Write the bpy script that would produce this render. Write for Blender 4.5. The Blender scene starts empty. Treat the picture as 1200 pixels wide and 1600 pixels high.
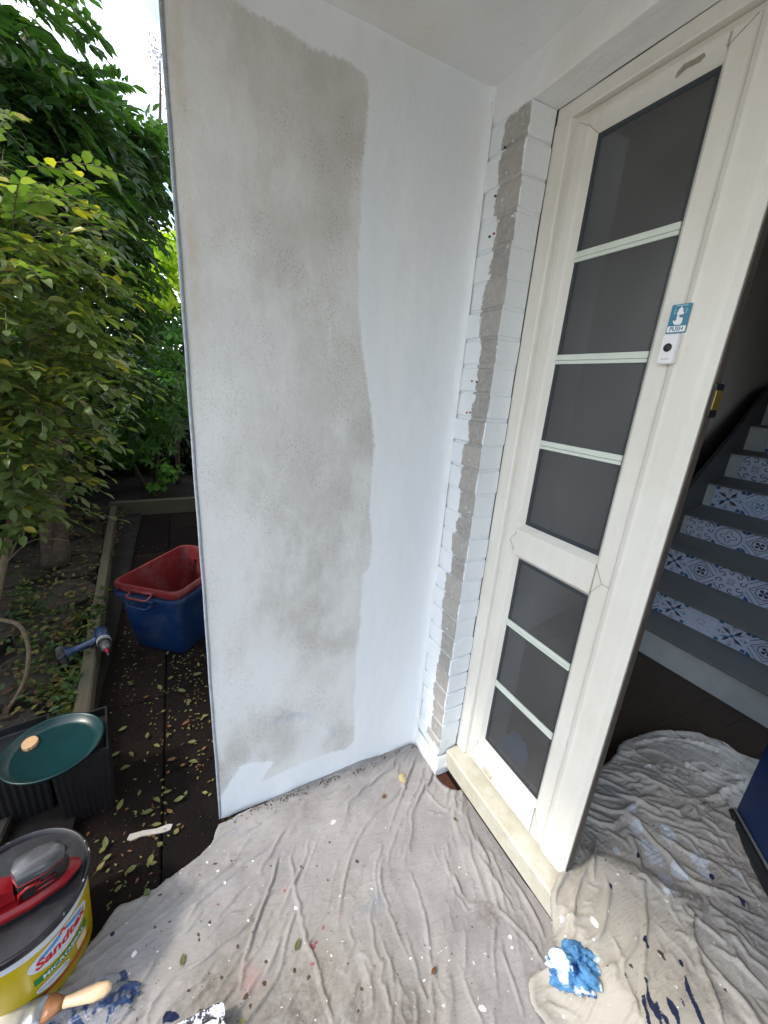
import bpy, math, random
import numpy as np
from math import sin, cos, pi, radians, sqrt, hypot
from mathutils import Matrix, Vector, Euler

random.seed(7); rng = np.random.default_rng(7)
S = bpy.context.scene
COL = S.collection

# ---------------------------------------------------------------- camera, sky, sun, exposure
cam_d = bpy.data.cameras.new('camera'); cam = bpy.data.objects.new('camera', cam_d); COL.objects.link(cam)
cam_d.sensor_fit = 'HORIZONTAL'; cam_d.sensor_width = 36; cam_d.lens = 36 * 621.5466886681337 / 1200
cam_d.clip_start = 0.02; cam_d.clip_end = 600
cam.location = (1.07664355, -0.79888899, 1.43)
cam.rotation_euler = (1.26612674, -0.07053771, 1.10639471)
S.camera = cam

SUN_DIR = Vector((-0.08, -0.95, 1.15)).normalized()       # towards the sun
SUN_STRENGTH = 0.95
SKY_STRENGTH = 0.15
EXPOSURE = 1.86
world = bpy.data.worlds.new('World'); S.world = world; world.use_nodes = True
wn = world.node_tree.nodes; wl = world.node_tree.links
bg = wn['Background']; sky = wn.new('ShaderNodeTexSky'); sky.sky_type = 'NISHITA'; sky.sun_disc = False
sky.sun_elevation = math.asin(SUN_DIR.z); sky.sun_rotation = math.atan2(SUN_DIR.x, SUN_DIR.y)
sky.air_density = 1.2; sky.dust_density = 2.5
bg.inputs['Strength'].default_value = SKY_STRENGTH
tcw = wn.new('ShaderNodeTexCoord'); mpw = wn.new('ShaderNodeMapping'); mpw.inputs['Scale'].default_value = (1, 1, 2.2)
nzw = wn.new('ShaderNodeTexNoise'); nzw.inputs['Scale'].default_value = 2.6; nzw.inputs['Detail'].default_value = 6; nzw.inputs['Roughness'].default_value = .55
rpw = wn.new('ShaderNodeValToRGB'); rpw.color_ramp.elements[0].position = .36; rpw.color_ramp.elements[1].position = .62
mxw = wn.new('ShaderNodeMixRGB'); mxw.inputs['Color2'].default_value = (7.8, 7.9, 8.1, 1)
wl.new(tcw.outputs['Generated'], mpw.inputs['Vector']); wl.new(mpw.outputs['Vector'], nzw.inputs['Vector'])
nz2w = wn.new('ShaderNodeTexNoise'); nz2w.inputs['Scale'].default_value = 3.4; nz2w.inputs['Detail'].default_value = 5
rp2w = wn.new('ShaderNodeValToRGB'); rp2w.color_ramp.elements[0].position = .44; rp2w.color_ramp.elements[1].position = .58
rp2w.color_ramp.elements[0].color = (7.3, 7.8, 8.4, 1); rp2w.color_ramp.elements[1].color = (1.45, 1.65, 1.92, 1)
wl.new(mpw.outputs['Vector'], nz2w.inputs['Vector']); wl.new(nz2w.outputs['Fac'], rp2w.inputs['Fac']); wl.new(rp2w.outputs['Color'], mxw.inputs['Color2'])
wl.new(nzw.outputs['Fac'], rpw.inputs['Fac']); wl.new(rpw.outputs['Color'], mxw.inputs['Fac'])
wl.new(sky.outputs['Color'], mxw.inputs['Color1']); wl.new(mxw.outputs['Color'], bg.inputs['Color'])

sun_d = bpy.data.lights.new('sun', 'SUN'); sun_d.energy = SUN_STRENGTH; sun_d.angle = radians(5); sun_d.color = (1, .93, .82)
sun = bpy.data.objects.new('sun', sun_d); COL.objects.link(sun)
sun.rotation_euler = (-SUN_DIR).to_track_quat('-Z', 'Y').to_euler()
S.view_settings.view_transform = 'Standard'; S.view_settings.look = 'None'
S.view_settings.exposure = EXPOSURE; S.view_settings.gamma = 1
S.render.engine = 'CYCLES'
S.cycles.max_bounces = 10; S.cycles.diffuse_bounces = 5; S.cycles.transparent_max_bounces = 12
S.cycles.use_denoising = True; S.cycles.caustics_reflective = False; S.cycles.caustics_refractive = False

# ---------------------------------------------------------------- helpers
class MB:
    """collects geometry (world coordinates) with material slots"""
    def __init__(s): s.v = []; s.f = []; s.m = []
    def add(s, vs, fs, mi=0, M=None):
        b = len(s.v)
        if M is not None: vs = [tuple(M @ Vector(p)) for p in vs]
        s.v += [tuple(p) for p in vs]; s.f += [tuple(i + b for i in f) for f in fs]; s.m += [mi] * len(fs); return s
    def box(s, x0, x1, y0, y1, z0, z1, mi=0, M=None, bev=0):
        if bev <= 0:
            vs = [(x0,y0,z0),(x1,y0,z0),(x1,y1,z0),(x0,y1,z0),(x0,y0,z1),(x1,y0,z1),(x1,y1,z1),(x0,y1,z1)]
            fs = [(0,3,2,1),(4,5,6,7),(0,1,5,4),(1,2,6,5),(2,3,7,6),(3,0,4,7)]
            return s.add(vs, fs, mi, M)
        b = min(bev, (x1-x0)*.45, (y1-y0)*.45, (z1-z0)*.45)
        vs = []; idx = {}
        X = (x0, x1); Y = (y0, y1); Z = (z0, z1)
        for i in (0,1):
            for j in (0,1):
                for k in (0,1):
                    sx, sy, sz = (b if i == 0 else -b), (b if j == 0 else -b), (b if k == 0 else -b)
                    idx[i,j,k,0] = len(vs); vs.append((X[i], Y[j]+sy, Z[k]+sz))
                    idx[i,j,k,1] = len(vs); vs.append((X[i]+sx, Y[j], Z[k]+sz))
                    idx[i,j,k,2] = len(vs); vs.append((X[i]+sx, Y[j]+sy, Z[k]))
        fs = []
        for i in (0,1):
            q = [idx[i,0,0,0], idx[i,1,0,0], idx[i,1,1,0], idx[i,0,1,0]]; fs.append(tuple(q if i else q[::-1]))
            q = [idx[0,i,0,1], idx[1,i,0,1], idx[1,i,1,1], idx[0,i,1,1]]; fs.append(tuple(q[::-1] if i else q))
            q = [idx[0,0,i,2], idx[1,0,i,2], idx[1,1,i,2], idx[0,1,i,2]]; fs.append(tuple(q if i else q[::-1]))
        for j in (0,1):
            for k in (0,1):
                fs.append((idx[0,j,k,1], idx[1,j,k,1], idx[1,j,k,2], idx[0,j,k,2]) if (j+k) % 2 else (idx[0,j,k,2], idx[1,j,k,2], idx[1,j,k,1], idx[0,j,k,1]))
                fs.append((idx[j,0,k,0], idx[j,1,k,0], idx[j,1,k,2], idx[j,0,k,2]) if (j+k) % 2 == 0 else (idx[j,0,k,2], idx[j,1,k,2], idx[j,1,k,0], idx[j,0,k,0]))
                fs.append((idx[j,k,0,0], idx[j,k,1,0], idx[j,k,1,1], idx[j,k,0,1]) if (j+k) % 2 else (idx[j,k,0,1], idx[j,k,1,1], idx[j,k,1,0], idx[j,k,0,0]))
        for i in (0,1):
            for j in (0,1):
                for k in (0,1):
                    t = (idx[i,j,k,0], idx[i,j,k,1], idx[i,j,k,2]); fs.append(t if (i+j+k) % 2 else t[::-1])
        return s.add(vs, fs, mi, M)
    def loft(s, rings, mi=0, cap=True, closed=True, M=None):
        n = len(rings[0]); vs = [p for r in rings for p in r]; fs = []
        for a in range(len(rings) - 1):
            for i in range(n if closed else n - 1):
                j = (i + 1) % n; fs.append((a*n+i, a*n+j, (a+1)*n+j, (a+1)*n+i))
        if cap and closed:
            fs.append(tuple(range(n))[::-1]); fs.append(tuple((len(rings)-1)*n + i for i in range(n)))
        return s.add(vs, fs, mi, M)
    def lathe(s, prof, n=32, mi=0, M=None, cap=True):
        return s.loft([[(r*cos(2*pi*i/n), r*sin(2*pi*i/n), z) for i in range(n)] for r, z in prof], mi, cap, True, M)
    def tube(s, pts, rad, n=6, mi=0, M=None):
        P = [Vector(p) for p in pts]; R = rad if isinstance(rad, (list, tuple)) else [rad] * len(P); rings = []
        up = Vector((.31, .17, .93))
        for i, p in enumerate(P):
            d = (P[min(i+1, len(P)-1)] - P[max(i-1, 0)]); d = d.normalized() if d.length > 1e-9 else Vector((0,0,1))
            u = d.cross(up); u = u.normalized() if u.length > 1e-4 else d.orthogonal().normalized(); w = d.cross(u)
            rings.append([tuple(p + (u*cos(2*pi*k/n) + w*sin(2*pi*k/n)) * R[i]) for k in range(n)])
        return s.loft(rings, mi, True, True, M)
    def prism(s, poly, z0, z1, mi=0, M=None):
        n = len(poly); vs = [(x, y, z0) for x, y in poly] + [(x, y, z1) for x, y in poly]
        fs = [tuple(range(n))[::-1], tuple(range(n, 2*n))] + [(i, (i+1) % n, n+(i+1) % n, n+i) for i in range(n)]
        return s.add(vs, fs, mi, M)

def wloc(o):
    p = Vector((0,0,0))
    while o is not None: p = p + o.location; o = o.parent
    return p
def link(name, me, parent=None, loc=None):
    o = bpy.data.objects.new(name, me); COL.objects.link(o)
    if parent is not None: o.parent = parent
    if loc is not None: o.location = loc
    return o
def tag(o, label=None, cat=None, group=None, kind=None):
    if label: o['label'] = label
    if cat: o['category'] = cat
    if group: o['group'] = group
    if kind: o['kind'] = kind
    return o
def smooth(me, on=True): me.polygons.foreach_set('use_smooth', [on] * len(me.polygons))
def obj(name, mb, mats, parent=None, sm=False, origin=None, angle=None):
    """mesh object from an MB in world coordinates; origin defaults to the parent's"""
    me = bpy.data.meshes.new(name); base = wloc(parent) if parent is not None else Vector((0,0,0))
    if origin is None: org = base
    else: org = Vector(origin)
    vs = np.array(mb.v, dtype=float) - np.array(org)
    me.from_pydata(vs.tolist(), [], mb.f)
    for m in (mats if isinstance(mats, (list, tuple)) else [mats]): me.materials.append(m)
    if any(mb.m): me.polygons.foreach_set('material_index', mb.m)
    if sm: smooth(me)
    me.update()
    o = link(name, me, parent, org - base)
    if sm and angle:
        try: me.set_sharp_from_angle(angle=radians(angle))
        except Exception: pass
    return o
def empty(name, loc=(0,0,0)):
    o = bpy.data.objects.new(name, None); COL.objects.link(o); o.location = loc; o.empty_display_size = .05; return o

# ---------------------------------------------------------------- numpy noise
def _hash(ix, iy, seed):
    h = (ix.astype(np.int64) * 374761393 + iy.astype(np.int64) * 668265263 + seed * 1274126177) & 0xFFFFFFFF
    h = ((h ^ (h >> 13)) * 1274126177) & 0xFFFFFFFF
    return ((h ^ (h >> 16)) & 0xFFFF) / 65535.0
def vnoise(x, y, seed=0):
    ix = np.floor(x); iy = np.floor(y); fx = x - ix; fy = y - iy
    fx = fx*fx*fx*(fx*(fx*6-15)+10); fy = fy*fy*fy*(fy*(fy*6-15)+10)
    a = _hash(ix, iy, seed); b = _hash(ix+1, iy, seed); c = _hash(ix, iy+1, seed); d = _hash(ix+1, iy+1, seed)
    return (a*(1-fx)+b*fx)*(1-fy) + (c*(1-fx)+d*fx)*fy
def fbm(x, y, oct=4, seed=0):
    t = 0; a = .5
    for o in range(oct): t = t + a * (vnoise(x, y, seed+o*17) - .5); x = x*2.03+5.1; y = y*2.03+1.7; a *= .5
    return t
def poly_sd(x, y, poly):
    """signed distance, positive inside"""
    P = np.array(poly, dtype=float); n = len(P); d = np.full(x.shape, 1e9); ins = np.zeros(x.shape, bool)
    for i in range(n):
        ax, ay = P[i]; bx, by = P[(i+1) % n]; ex, ey = bx-ax, by-ay
        t = np.clip(((x-ax)*ex + (y-ay)*ey) / (ex*ex+ey*ey+1e-12), 0, 1)
        d = np.minimum(d, (x-ax-t*ex)**2 + (y-ay-t*ey)**2)
        c = ((ay > y) != (by > y)) & (x < (bx-ax)*(y-ay)/((by-ay) if abs(by-ay) > 1e-12 else 1e-12) + ax)
        ins ^= c
    d = np.sqrt(d); return np.where(ins, d, -d)
def line_sd(x, y, pl):
    """signed (by side) distance to a polyline, and position 0..1 along it"""
    P = np.array(pl, dtype=float); best = np.full(x.shape, 1e9); sd = np.zeros(x.shape); tt = np.zeros(x.shape)
    L = np.r_[0, np.cumsum(np.hypot(*(P[1:]-P[:-1]).T))]
    for i in range(len(P)-1):
        ax, ay = P[i]; ex, ey = P[i+1]-P[i]; l2 = ex*ex+ey*ey+1e-12
        t = np.clip(((x-ax)*ex+(y-ay)*ey)/l2, 0, 1); dx = x-ax-t*ex; dy = y-ay-t*ey; d = np.hypot(dx, dy)
        m = d < best; best = np.where(m, d, best)
        sd = np.where(m, np.sign(ex*(y-ay)-ey*(x-ax)) * d, sd); tt = np.where(m, (L[i]+t*sqrt(l2))/L[-1], tt)
    return sd, tt
def catmull(P, n=5):
    P = [np.array(p, dtype=float) for p in P]
    if len(P) < 3: return P
    Q = [2*P[0]-P[1]] + P + [2*P[-1]-P[-2]]; out = []
    for i in range(1, len(Q)-2):
        for k in range(n):
            t = k/n; a, b, c, d = Q[i-1], Q[i], Q[i+1], Q[i+2]
            out.append(.5*((2*b)+(c-a)*t+(2*a-5*b+4*c-d)*t*t+(3*b-a-3*c+d)*t**3))
    out.append(P[-1]); return out

# ---------------------------------------------------------------- materials
class Mat:
    def __init__(s, name, rough=.6, spec=.4, metal=0):
        s.m = bpy.data.materials.new(name); s.m.use_nodes = True; s.t = s.m.node_tree; s.n = s.t.nodes; s.l = s.t.links
        s.b = s.n['Principled BSDF']; s.b.inputs['Roughness'].default_value = rough
        s.b.inputs['Specular IOR Level'].default_value = spec; s.b.inputs['Metallic'].default_value = metal
        s.co = None
    def coord(s, kind='Object'):
        if s.co is None:
            s.co = s.n.new('ShaderNodeTexCoord')
        return s.co.outputs[kind]
    def wpos(s):
        if not hasattr(s, 'g'): s.g = s.n.new('ShaderNodeNewGeometry')
        return s.g.outputs['Position']
    def map(s, vec, scale=(1,1,1), rot=(0,0,0), loc=(0,0,0)):
        m = s.n.new('ShaderNodeMapping'); m.inputs['Scale'].default_value = scale; m.inputs['Rotation'].default_value = rot; m.inputs['Location'].default_value = loc
        s.l.new(vec, m.inputs['Vector']); return m.outputs[0]
    def noise(s, scale, vec=None, detail=5, rough=.55, dist=0):
        n = s.n.new('ShaderNodeTexNoise'); n.inputs['Scale'].default_value = scale; n.inputs['Detail'].default_value = detail
        n.inputs['Roughness'].default_value = rough; n.inputs['Distortion'].default_value = dist
        s.l.new(vec if vec is not None else s.wpos(), n.inputs['Vector']); return n.outputs['Fac']
    def voro(s, scale, vec=None, feat='F1', out='Distance', rand=1):
        n = s.n.new('ShaderNodeTexVoronoi'); n.feature = feat; n.inputs['Scale'].default_value = scale; n.inputs['Randomness'].default_value = rand
        s.l.new(vec if vec is not None else s.wpos(), n.inputs['Vector']); return n.outputs[out]
    def ramp(s, f, *st):
        r = s.n.new('ShaderNodeValToRGB'); e = r.color_ramp.elements
        while len(e) < len(st): e.new(.5)
        for k, (p, c) in enumerate(st):
            e[k].position = p; e[k].color = (c, c, c, 1) if isinstance(c, (int, float)) else (*c, 1)
        s.l.new(f, r.inputs['Fac']); return r.outputs['Color']
    def mix(s, f, a, b, mode='MIX'):
        m = s.n.new('ShaderNodeMixRGB'); m.blend_type = mode
        for i, v in zip((0,1,2), (f, a, b)):
            if isinstance(v, (int, float)): m.inputs[i].default_value = v if i == 0 else (v, v, v, 1)
            elif isinstance(v, tuple): m.inputs[i].default_value = (*v, 1)
            else: s.l.new(v, m.inputs[i])
        return m.outputs[0]
    def math(s, op, a, b=0, c=None, clamp=False):
        m = s.n.new('ShaderNodeMath'); m.operation = op; m.use_clamp = clamp
        for i, v in enumerate((a, b) if c is None else (a, b, c)):
            if isinstance(v, (int, float)): m.inputs[i].default_value = v
            else: s.l.new(v, m.inputs[i])
        return m.outputs[0]
    def attr(s, name, out='Fac'):
        a = s.n.new('ShaderNodeAttribute'); a.attribute_name = name; return a.outputs[out]
    def sep(s, vec):
        x = s.n.new('ShaderNodeSeparateXYZ'); s.l.new(vec, x.inputs[0]); return x.outputs
    def rnd(s):
        o = s.n.new('ShaderNodeObjectInfo'); return o.outputs['Random']
    def col(s, c):
        if isinstance(c, tuple): s.b.inputs['Base Color'].default_value = (*c, 1)
        else: s.l.new(c, s.b.inputs['Base Color'])
        return s
    def rough(s, c): s.l.new(c, s.b.inputs['Roughness']); return s
    def bump(s, h, strength=.3, dist=.002):
        b = s.n.new('ShaderNodeBump'); b.inputs['Strength'].default_value = strength; b.inputs['Distance'].default_value = dist
        if hasattr(s, 'lastb'): s.l.new(s.lastb, b.inputs['Normal'])
        s.l.new(h, b.inputs['Height']); s.l.new(b.outputs[0], s.b.inputs['Normal']); s.lastb = b.outputs[0]; return s

def paint_white(m):
    """fresh brushed masonry paint: colour socket"""
    st = m.noise(5, m.map(m.wpos(), (1.2, 1.2, .25)), 4)
    return m.mix(m.ramp(st, (.35, 0), (.7, 1)), (.70, .745, .785), (.78, .81, .84))
def simple(name, c, rough=.6, var=.12, scale=30, bump=.15, bscale=200, spec=.4, metal=0, dirt=None, dirtf=.5):
    m = Mat(name, rough, spec, metal); c2 = tuple(v*(1-var) for v in c)
    f = m.mix(m.ramp(m.noise(scale), (.35, 0), (.65, 1)), c2, c)
    if dirt: f = m.mix(m.math('MULTIPLY', m.ramp(m.noise(9, detail=7, rough=.65), (.48, 0), (.72, 1)), dirtf), f, dirt)
    m.col(f)
    if bump: m.bump(m.noise(bscale, detail=3), bump, .001)
    return m.m
def leafmat(name, c1, c2, c3=None, trans=.35, rough=.45, th=.75):
    m = Mat(name, rough, .35); t = m.math('FRACT', m.math('ADD', m.attr('tint'), m.rnd()))
    c = m.mix(t, c1, c2)
    if c3: c = m.mix(m.ramp(t, (th, 0), (th+.06, 1)), c, c3)
    c = m.mix(m.math('MULTIPLY', m.noise(60), .5), c, m.mix(1, c, (.6, .62, .4), 'MULTIPLY'))
    m.col(c)
    tr = m.n.new('ShaderNodeBsdfTranslucent'); m.l.new(m.mix(1, c, (1.5, 1.9, .5), 'MULTIPLY'), tr.inputs[0])
    ms = m.n.new('ShaderNodeMixShader'); ms.inputs[0].default_value = trans
    m.l.new(m.b.outputs[0], ms.inputs[1]); m.l.new(tr.outputs[0], ms.inputs[2]); m.l.new(ms.outputs[0], m.n['Material Output'].inputs[0])
    return m.m
M = {}
# side wall render: masks painted / dirty come from shapes of the real paint patches (attributes)
m = Mat('old_render_and_new_paint', .85, .25)
sd = m.math('ADD', m.attr('paint'), m.math('MULTIPLY', m.math('SUBTRACT', m.noise(75, detail=8, rough=.8), .5), .034))
pf = m.ramp(m.math('ADD', sd, .5), (.4985, 0), (.5015, 1))
old = m.mix(m.ramp(m.noise(3.2, detail=6, rough=.6), (.38, 0), (.62, 1)), (.61, .608, .592), (.70, .705, .70))
dirt = m.math('MULTIPLY', m.attr('dirt'), m.ramp(m.noise(16, detail=8, rough=.75), (.3, .45), (.62, 1)))
old = m.mix(dirt, old, (.42, .41, .385))
cement = m.mix(m.ramp(m.noise(22, detail=7, rough=.7), (.42, 0), (.6, 1)), (.56, .585, .62), (.47, .475, .485))
old = m.mix(m.ramp(m.math('ADD', m.attr('cement'), m.math('MULTIPLY', m.math('SUBTRACT', m.noise(40, detail=6, rough=.7), .5), .5)), (.47, 0), (.53, 1)), old, cement)
grain = m.ramp(m.noise(420, detail=4, rough=.8), (.60, 0), (.70, .6))
old = m.mix(grain, old, (.33, .31, .28))
old = m.mix(m.ramp(m.noise(110, detail=6, rough=.75), (.35, .30), (.60, 0)), old, (.47, .455, .425))
rust = m.math('MULTIPLY', m.attr('rust'), m.ramp(m.noise(6, m.map(m.wpos(), (1,4,.8)), 6), (.3, 0), (.6, 1)))
old = m.mix(rust, old, (.50, .36, .17))
pits = m.math('MULTIPLY', m.ramp(m.voro(210), (.16, 1), (.30, 0)), m.ramp(m.sep(m.voro(210, out='Color'))[0], (.55, 0), (.75, 1)))
pits = m.math('MULTIPLY', pits, m.ramp(m.noise(9, detail=5), (.38, 0), (.55, .85)))
old = m.mix(pits, old, (.20, .18, .155))
pits2 = m.math('MULTIPLY', m.ramp(m.voro(38), (.035, 1), (.06, 0)), m.ramp(m.noise(4), (.5, 0), (.6, .8)))
old = m.mix(pits2, old, (.13, .115, .10))
crk = m.math('MULTIPLY', m.ramp(m.math('ADD', m.attr('crack'), m.math('MULTIPLY', m.noise(60), .003)), (.0022, 1), (.0034, 0)), m.ramp(m.noise(24, detail=3), (.42, 0), (.55, .75)))
old = m.mix(crk, old, (.25, .23, .21))
wash = m.math('MULTIPLY', m.ramp(m.math('ADD', m.noise(3.0, m.map(m.wpos(), (1,1.3,.6)), 8, .68), m.math('MULTIPLY', m.math('SUBTRACT', .35, m.attr('dirt')), .30)), (.47, 0), (.60, 1)), .50)
old = m.mix(wash, old, (.735, .755, .765))
new = paint_white(m)
thin = m.math('MULTIPLY', m.ramp(m.noise(7, m.map(m.wpos(), (1,1.6,.35)), 7, .7), (.5, 0), (.75, .55)), .6)
new = m.mix(thin, new, (.64, .635, .615))
m.col(m.mix(pf, old, new)); m.rough(m.mix(pf, .92, .62))
m.bump(m.noise(120, detail=5, rough=.7), .35, .0015); m.bump(m.noise(14, detail=3), .35, .006)
m.bump(pf, .5, .0012); m.bump(m.math('SUBTRACT', 1, pits), .35, .001)
M['render'] = m.m
# brick pier: white paint with a bare stripe down the front corner
m = Mat('part_painted_brick', .7, .3)
P = m.sep(m.wpos()); N = m.sep(m.g.outputs['Normal'])
nz = m.math('MULTIPLY', m.math('SUBTRACT', m.noise(42, m.map(m.wpos(), (1,1,.6)), 8, .8), .5), .065)
nz2 = m.math('MULTIPLY', m.math('SUBTRACT', m.noise(5, m.map(m.wpos(), (.01,.01,1)), 3), .5), .05)
lo = m.math('GREATER_THAN', m.math('ADD', m.math('ADD', P[0], nz), m.math('ADD', nz2, m.math('MULTIPLY', m.math('SUBTRACT', m.rnd(), .5), .024))), .076)
hi = m.math('LESS_THAN', m.math('ADD', P[0], m.math('MULTIPLY', nz, .25)), .153)
hi = m.math('MULTIPLY', hi, m.math('GREATER_THAN', m.noise(33, detail=6, rough=.7), .36))
zt = m.math('LESS_THAN', m.math('ADD', P[2], m.math('MULTIPLY', nz, 1.5)), 2.098); zb = m.math('GREATER_THAN', m.math('ADD', P[2], m.math('MULTIPLY', nz, 2)), .12)
fr = m.math('LESS_THAN', N[1], -.35)
bare = m.math('MULTIPLY', m.math('MULTIPLY', lo, hi), m.math('MULTIPLY', m.math('MULTIPLY', zt, zb), fr))
bc = m.mix(m.ramp(m.noise(60, detail=6, rough=.7), (.35, 0), (.65, 1)), (.255, .245, .235), (.37, .36, .345))
bc = m.mix(m.math('MULTIPLY', m.rnd(), .35), bc, (.52, .50, .46))
bc = m.mix(m.ramp(m.voro(220), (.1, .7), (.22, 0)), bc, (.2, .185, .165))
m.col(m.mix(bare, paint_white(m), bc)); m.rough(m.mix(bare, .5, .9))
m.bump(m.noise(75, detail=7, rough=.7), .8, .0035); m.bump(m.noise(18, detail=3), .4, .006)
M['pier'] = m.m
# ceiling and lintel
m = Mat('white_painted_plaster', .75, .25); m.col(m.mix(m.ramp(m.noise(3, detail=5), (.4, .25), (.65, .9)), paint_white(m), (.70, .68, .635)))
m.bump(m.noise(13, detail=4), .5, .008); m.bump(m.noise(140, detail=4), .25, .001); M['plaster'] = m.m
# upvc
m = Mat('aged_white_plastic', .38, .45)
d1 = m.ramp(m.noise(7, m.map(m.wpos(), (1,1,.5)), 8, .7), (.42, 0), (.75, .75))
c = m.mix(d1, (.69, .68, .635), (.59, .57, .50))
c = m.mix(m.math('MULTIPLY', m.ramp(m.noise(40, m.map(m.wpos(), (1,1,.3)), 8, .8), (.55, 0), (.75, 1)), .35), c, (.44, .41, .34))
m.col(c); m.bump(m.noise(20), .08, .002); M['upvc'] = m.m
m = Mat('grubby_cream_plastic', .5, .4)
c = m.mix(m.ramp(m.noise(11, detail=8, rough=.75), (.4, 0), (.72, 1)), (.50, .49, .425), (.38, .355, .27))
c = m.mix(m.ramp(m.noise(60, detail=8, rough=.8), (.55, 0), (.72, .6)), c, (.27, .235, .16))
m.col(c); m.bump(m.noise(150), .15, .0005); M['sill'] = m.m
M['seal'] = simple('dark_rubber_seal', (.075, .062, .052), .6, .2)
M['mitre'] = simple('mitre_joint_grime', (.33, .31, .26), .8, .2)
M['drain'] = simple('beige_drain_cover', (.50, .45, .35), .5, .2)
# textured obscure glass, dark behind
m = Mat('obscure_glass', .22, .55); m.b.inputs['Roughness'].default_value = .3
gl = m.mix(m.noise(260, detail=3), (.055, .056, .060), (.115, .113, .108))
m.col(m.mix(m.ramp(m.noise(3.5, detail=6, rough=.65), (.45, 0), (.70, .8)), gl, (.135, .135, .135)))
m.b.inputs['Roughness'].default_value = .28
m.bump(m.voro(330, out='Distance'), .22, .0008)
trn = m.n.new('ShaderNodeBsdfTransparent'); trn.inputs[0].default_value = (.86, .89, .93, 1)
ms = m.n.new('ShaderNodeMixShader'); ms.inputs[0].default_value = .45
m.l.new(m.b.outputs[0], ms.inputs[1]); m.l.new(trn.outputs[0], ms.inputs[2]); m.l.new(ms.outputs[0], m.n['Material Output'].inputs[0])
M['glass'] = m.m
M['bar'] = simple('pale_green_white_bar', (.60, .66, .60), .35, .06, bump=0)
M['spacerbar'] = simple('grey_spacer_bar', (.03, .04, .05), .4, .2)  # dark grey spacer round the edge of each pane
M['anglebead'] = simple('galvanised_bead', (.36, .40, .45), .5, .25, 60)
M['blue_door'] = simple('navy_door_paint', (.004, .02, .085), .32, .15, 12, .05)
M['black'] = simple('black_plastic', (.012, .012, .014), .42, .25, 40, .2)
M['blackmetal'] = simple('black_metal', (.02, .021, .024), .35, .25)
M['brass'] = simple('dull_brass', (.42, .30, .07), .35, .25, 60, metal=.7)
M['greyleaf'] = simple('grey_edge', (.16, .17, .18), .5, .2)
# hall
M['hallwall'] = simple('grey_hall_plaster', (.36, .35, .32), .85, .06, 4)  # one even mid grey for the hall walls and ceiling
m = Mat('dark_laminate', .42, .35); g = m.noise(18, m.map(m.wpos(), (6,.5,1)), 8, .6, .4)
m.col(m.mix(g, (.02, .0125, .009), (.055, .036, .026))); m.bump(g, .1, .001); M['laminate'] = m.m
M['tread'] = simple('grey_stair_paint', (.13, .135, .135), .5, .15, 9)
M['riser'] = simple('stair_white', (.42, .45, .46), .5, .12, 12)
M['stringer'] = simple('black_stringer', (.035, .035, .037), .55, .2)
M['tile_white'] = simple('tile_white', (.46, .52, .66), .3, .06, bump=0)
M['tile_blue'] = simple('tile_deep_blue', (.03, .11, .27), .3, .1, bump=0)
M['tile_light'] = simple('tile_sky_blue', (.13, .27, .44), .3, .1, bump=0)
M['tile_dark'] = simple('tile_brown_black', (.045, .045, .075), .3, .1, bump=0)
M['tile_grey'] = simple('tile_grey', (.30, .31, .37), .3, .1, bump=0)
TM = [M['tile_white'], M['tile_blue'], M['tile_light'], M['tile_dark'], M['tile_grey']]
# ground
m = Mat('dark_slab', .95, .08)  # near-black slab colour with paler specks
c = m.mix(m.ramp(m.noise(9, detail=8, rough=.7), (.35, 0), (.7, 1)), (.0035, .003, .0028), (.009, .007, .0065))
c = m.mix(m.math('MULTIPLY', m.rnd(), .4), c, (.032, .019, .017))
c = m.mix(m.math('MULTIPLY', m.ramp(m.voro(60), (.05, 1), (.09, 0)), m.ramp(m.noise(8), (.5, 0), (.6, .8))), c, (.3, .28, .25))
c = m.mix(m.ramp(m.noise(160, detail=6, rough=.8), (.58, 0), (.75, .5)), c, (.13, .10, .085))
m.col(c); m.bump(m.noise(60, detail=8, rough=.7), .7, .004); M['slab'] = m.m
m = Mat('bed_flagstone', .85, .2)
c = m.mix(m.ramp(m.noise(7, detail=8, rough=.7), (.35, 0), (.7, 1)), (.016, .014, .012), (.045, .04, .032))
c = m.mix(m.math('MULTIPLY', m.rnd(), .5), c, (.05, .045, .04)); m.col(c); m.bump(m.noise(40, detail=8, rough=.7), .7, .006); M['flag'] = m.m
M['soil'] = simple('dark_soil', (.008, .006, .005), .95, .4, 40, .9, 60)
M['redtile'] = simple('red_quarry_tile', (.075, .022, .012), .6, .4, 50)
m = Mat('weathered_green_timber', .85, .2)
g = m.noise(24, m.map(m.wpos(), (.4, 6, 6)), 8, .65, .3)
c = m.mix(g, (.025, .023, .017), (.12, .115, .08)); m.col(m.mix(m.ramp(m.noise(5), (.45, 0), (.7, .8)), c, (.10, .08, .055))); m.bump(g, .7, .003); M['timber'] = m.m
M['paving'] = simple('pale_paving', (.36, .33, .28), .85, .25, 2, .3)
M['brickhouse'] = simple('distant_brick', (.24, .16, .12), .9, .3, 8)
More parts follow.
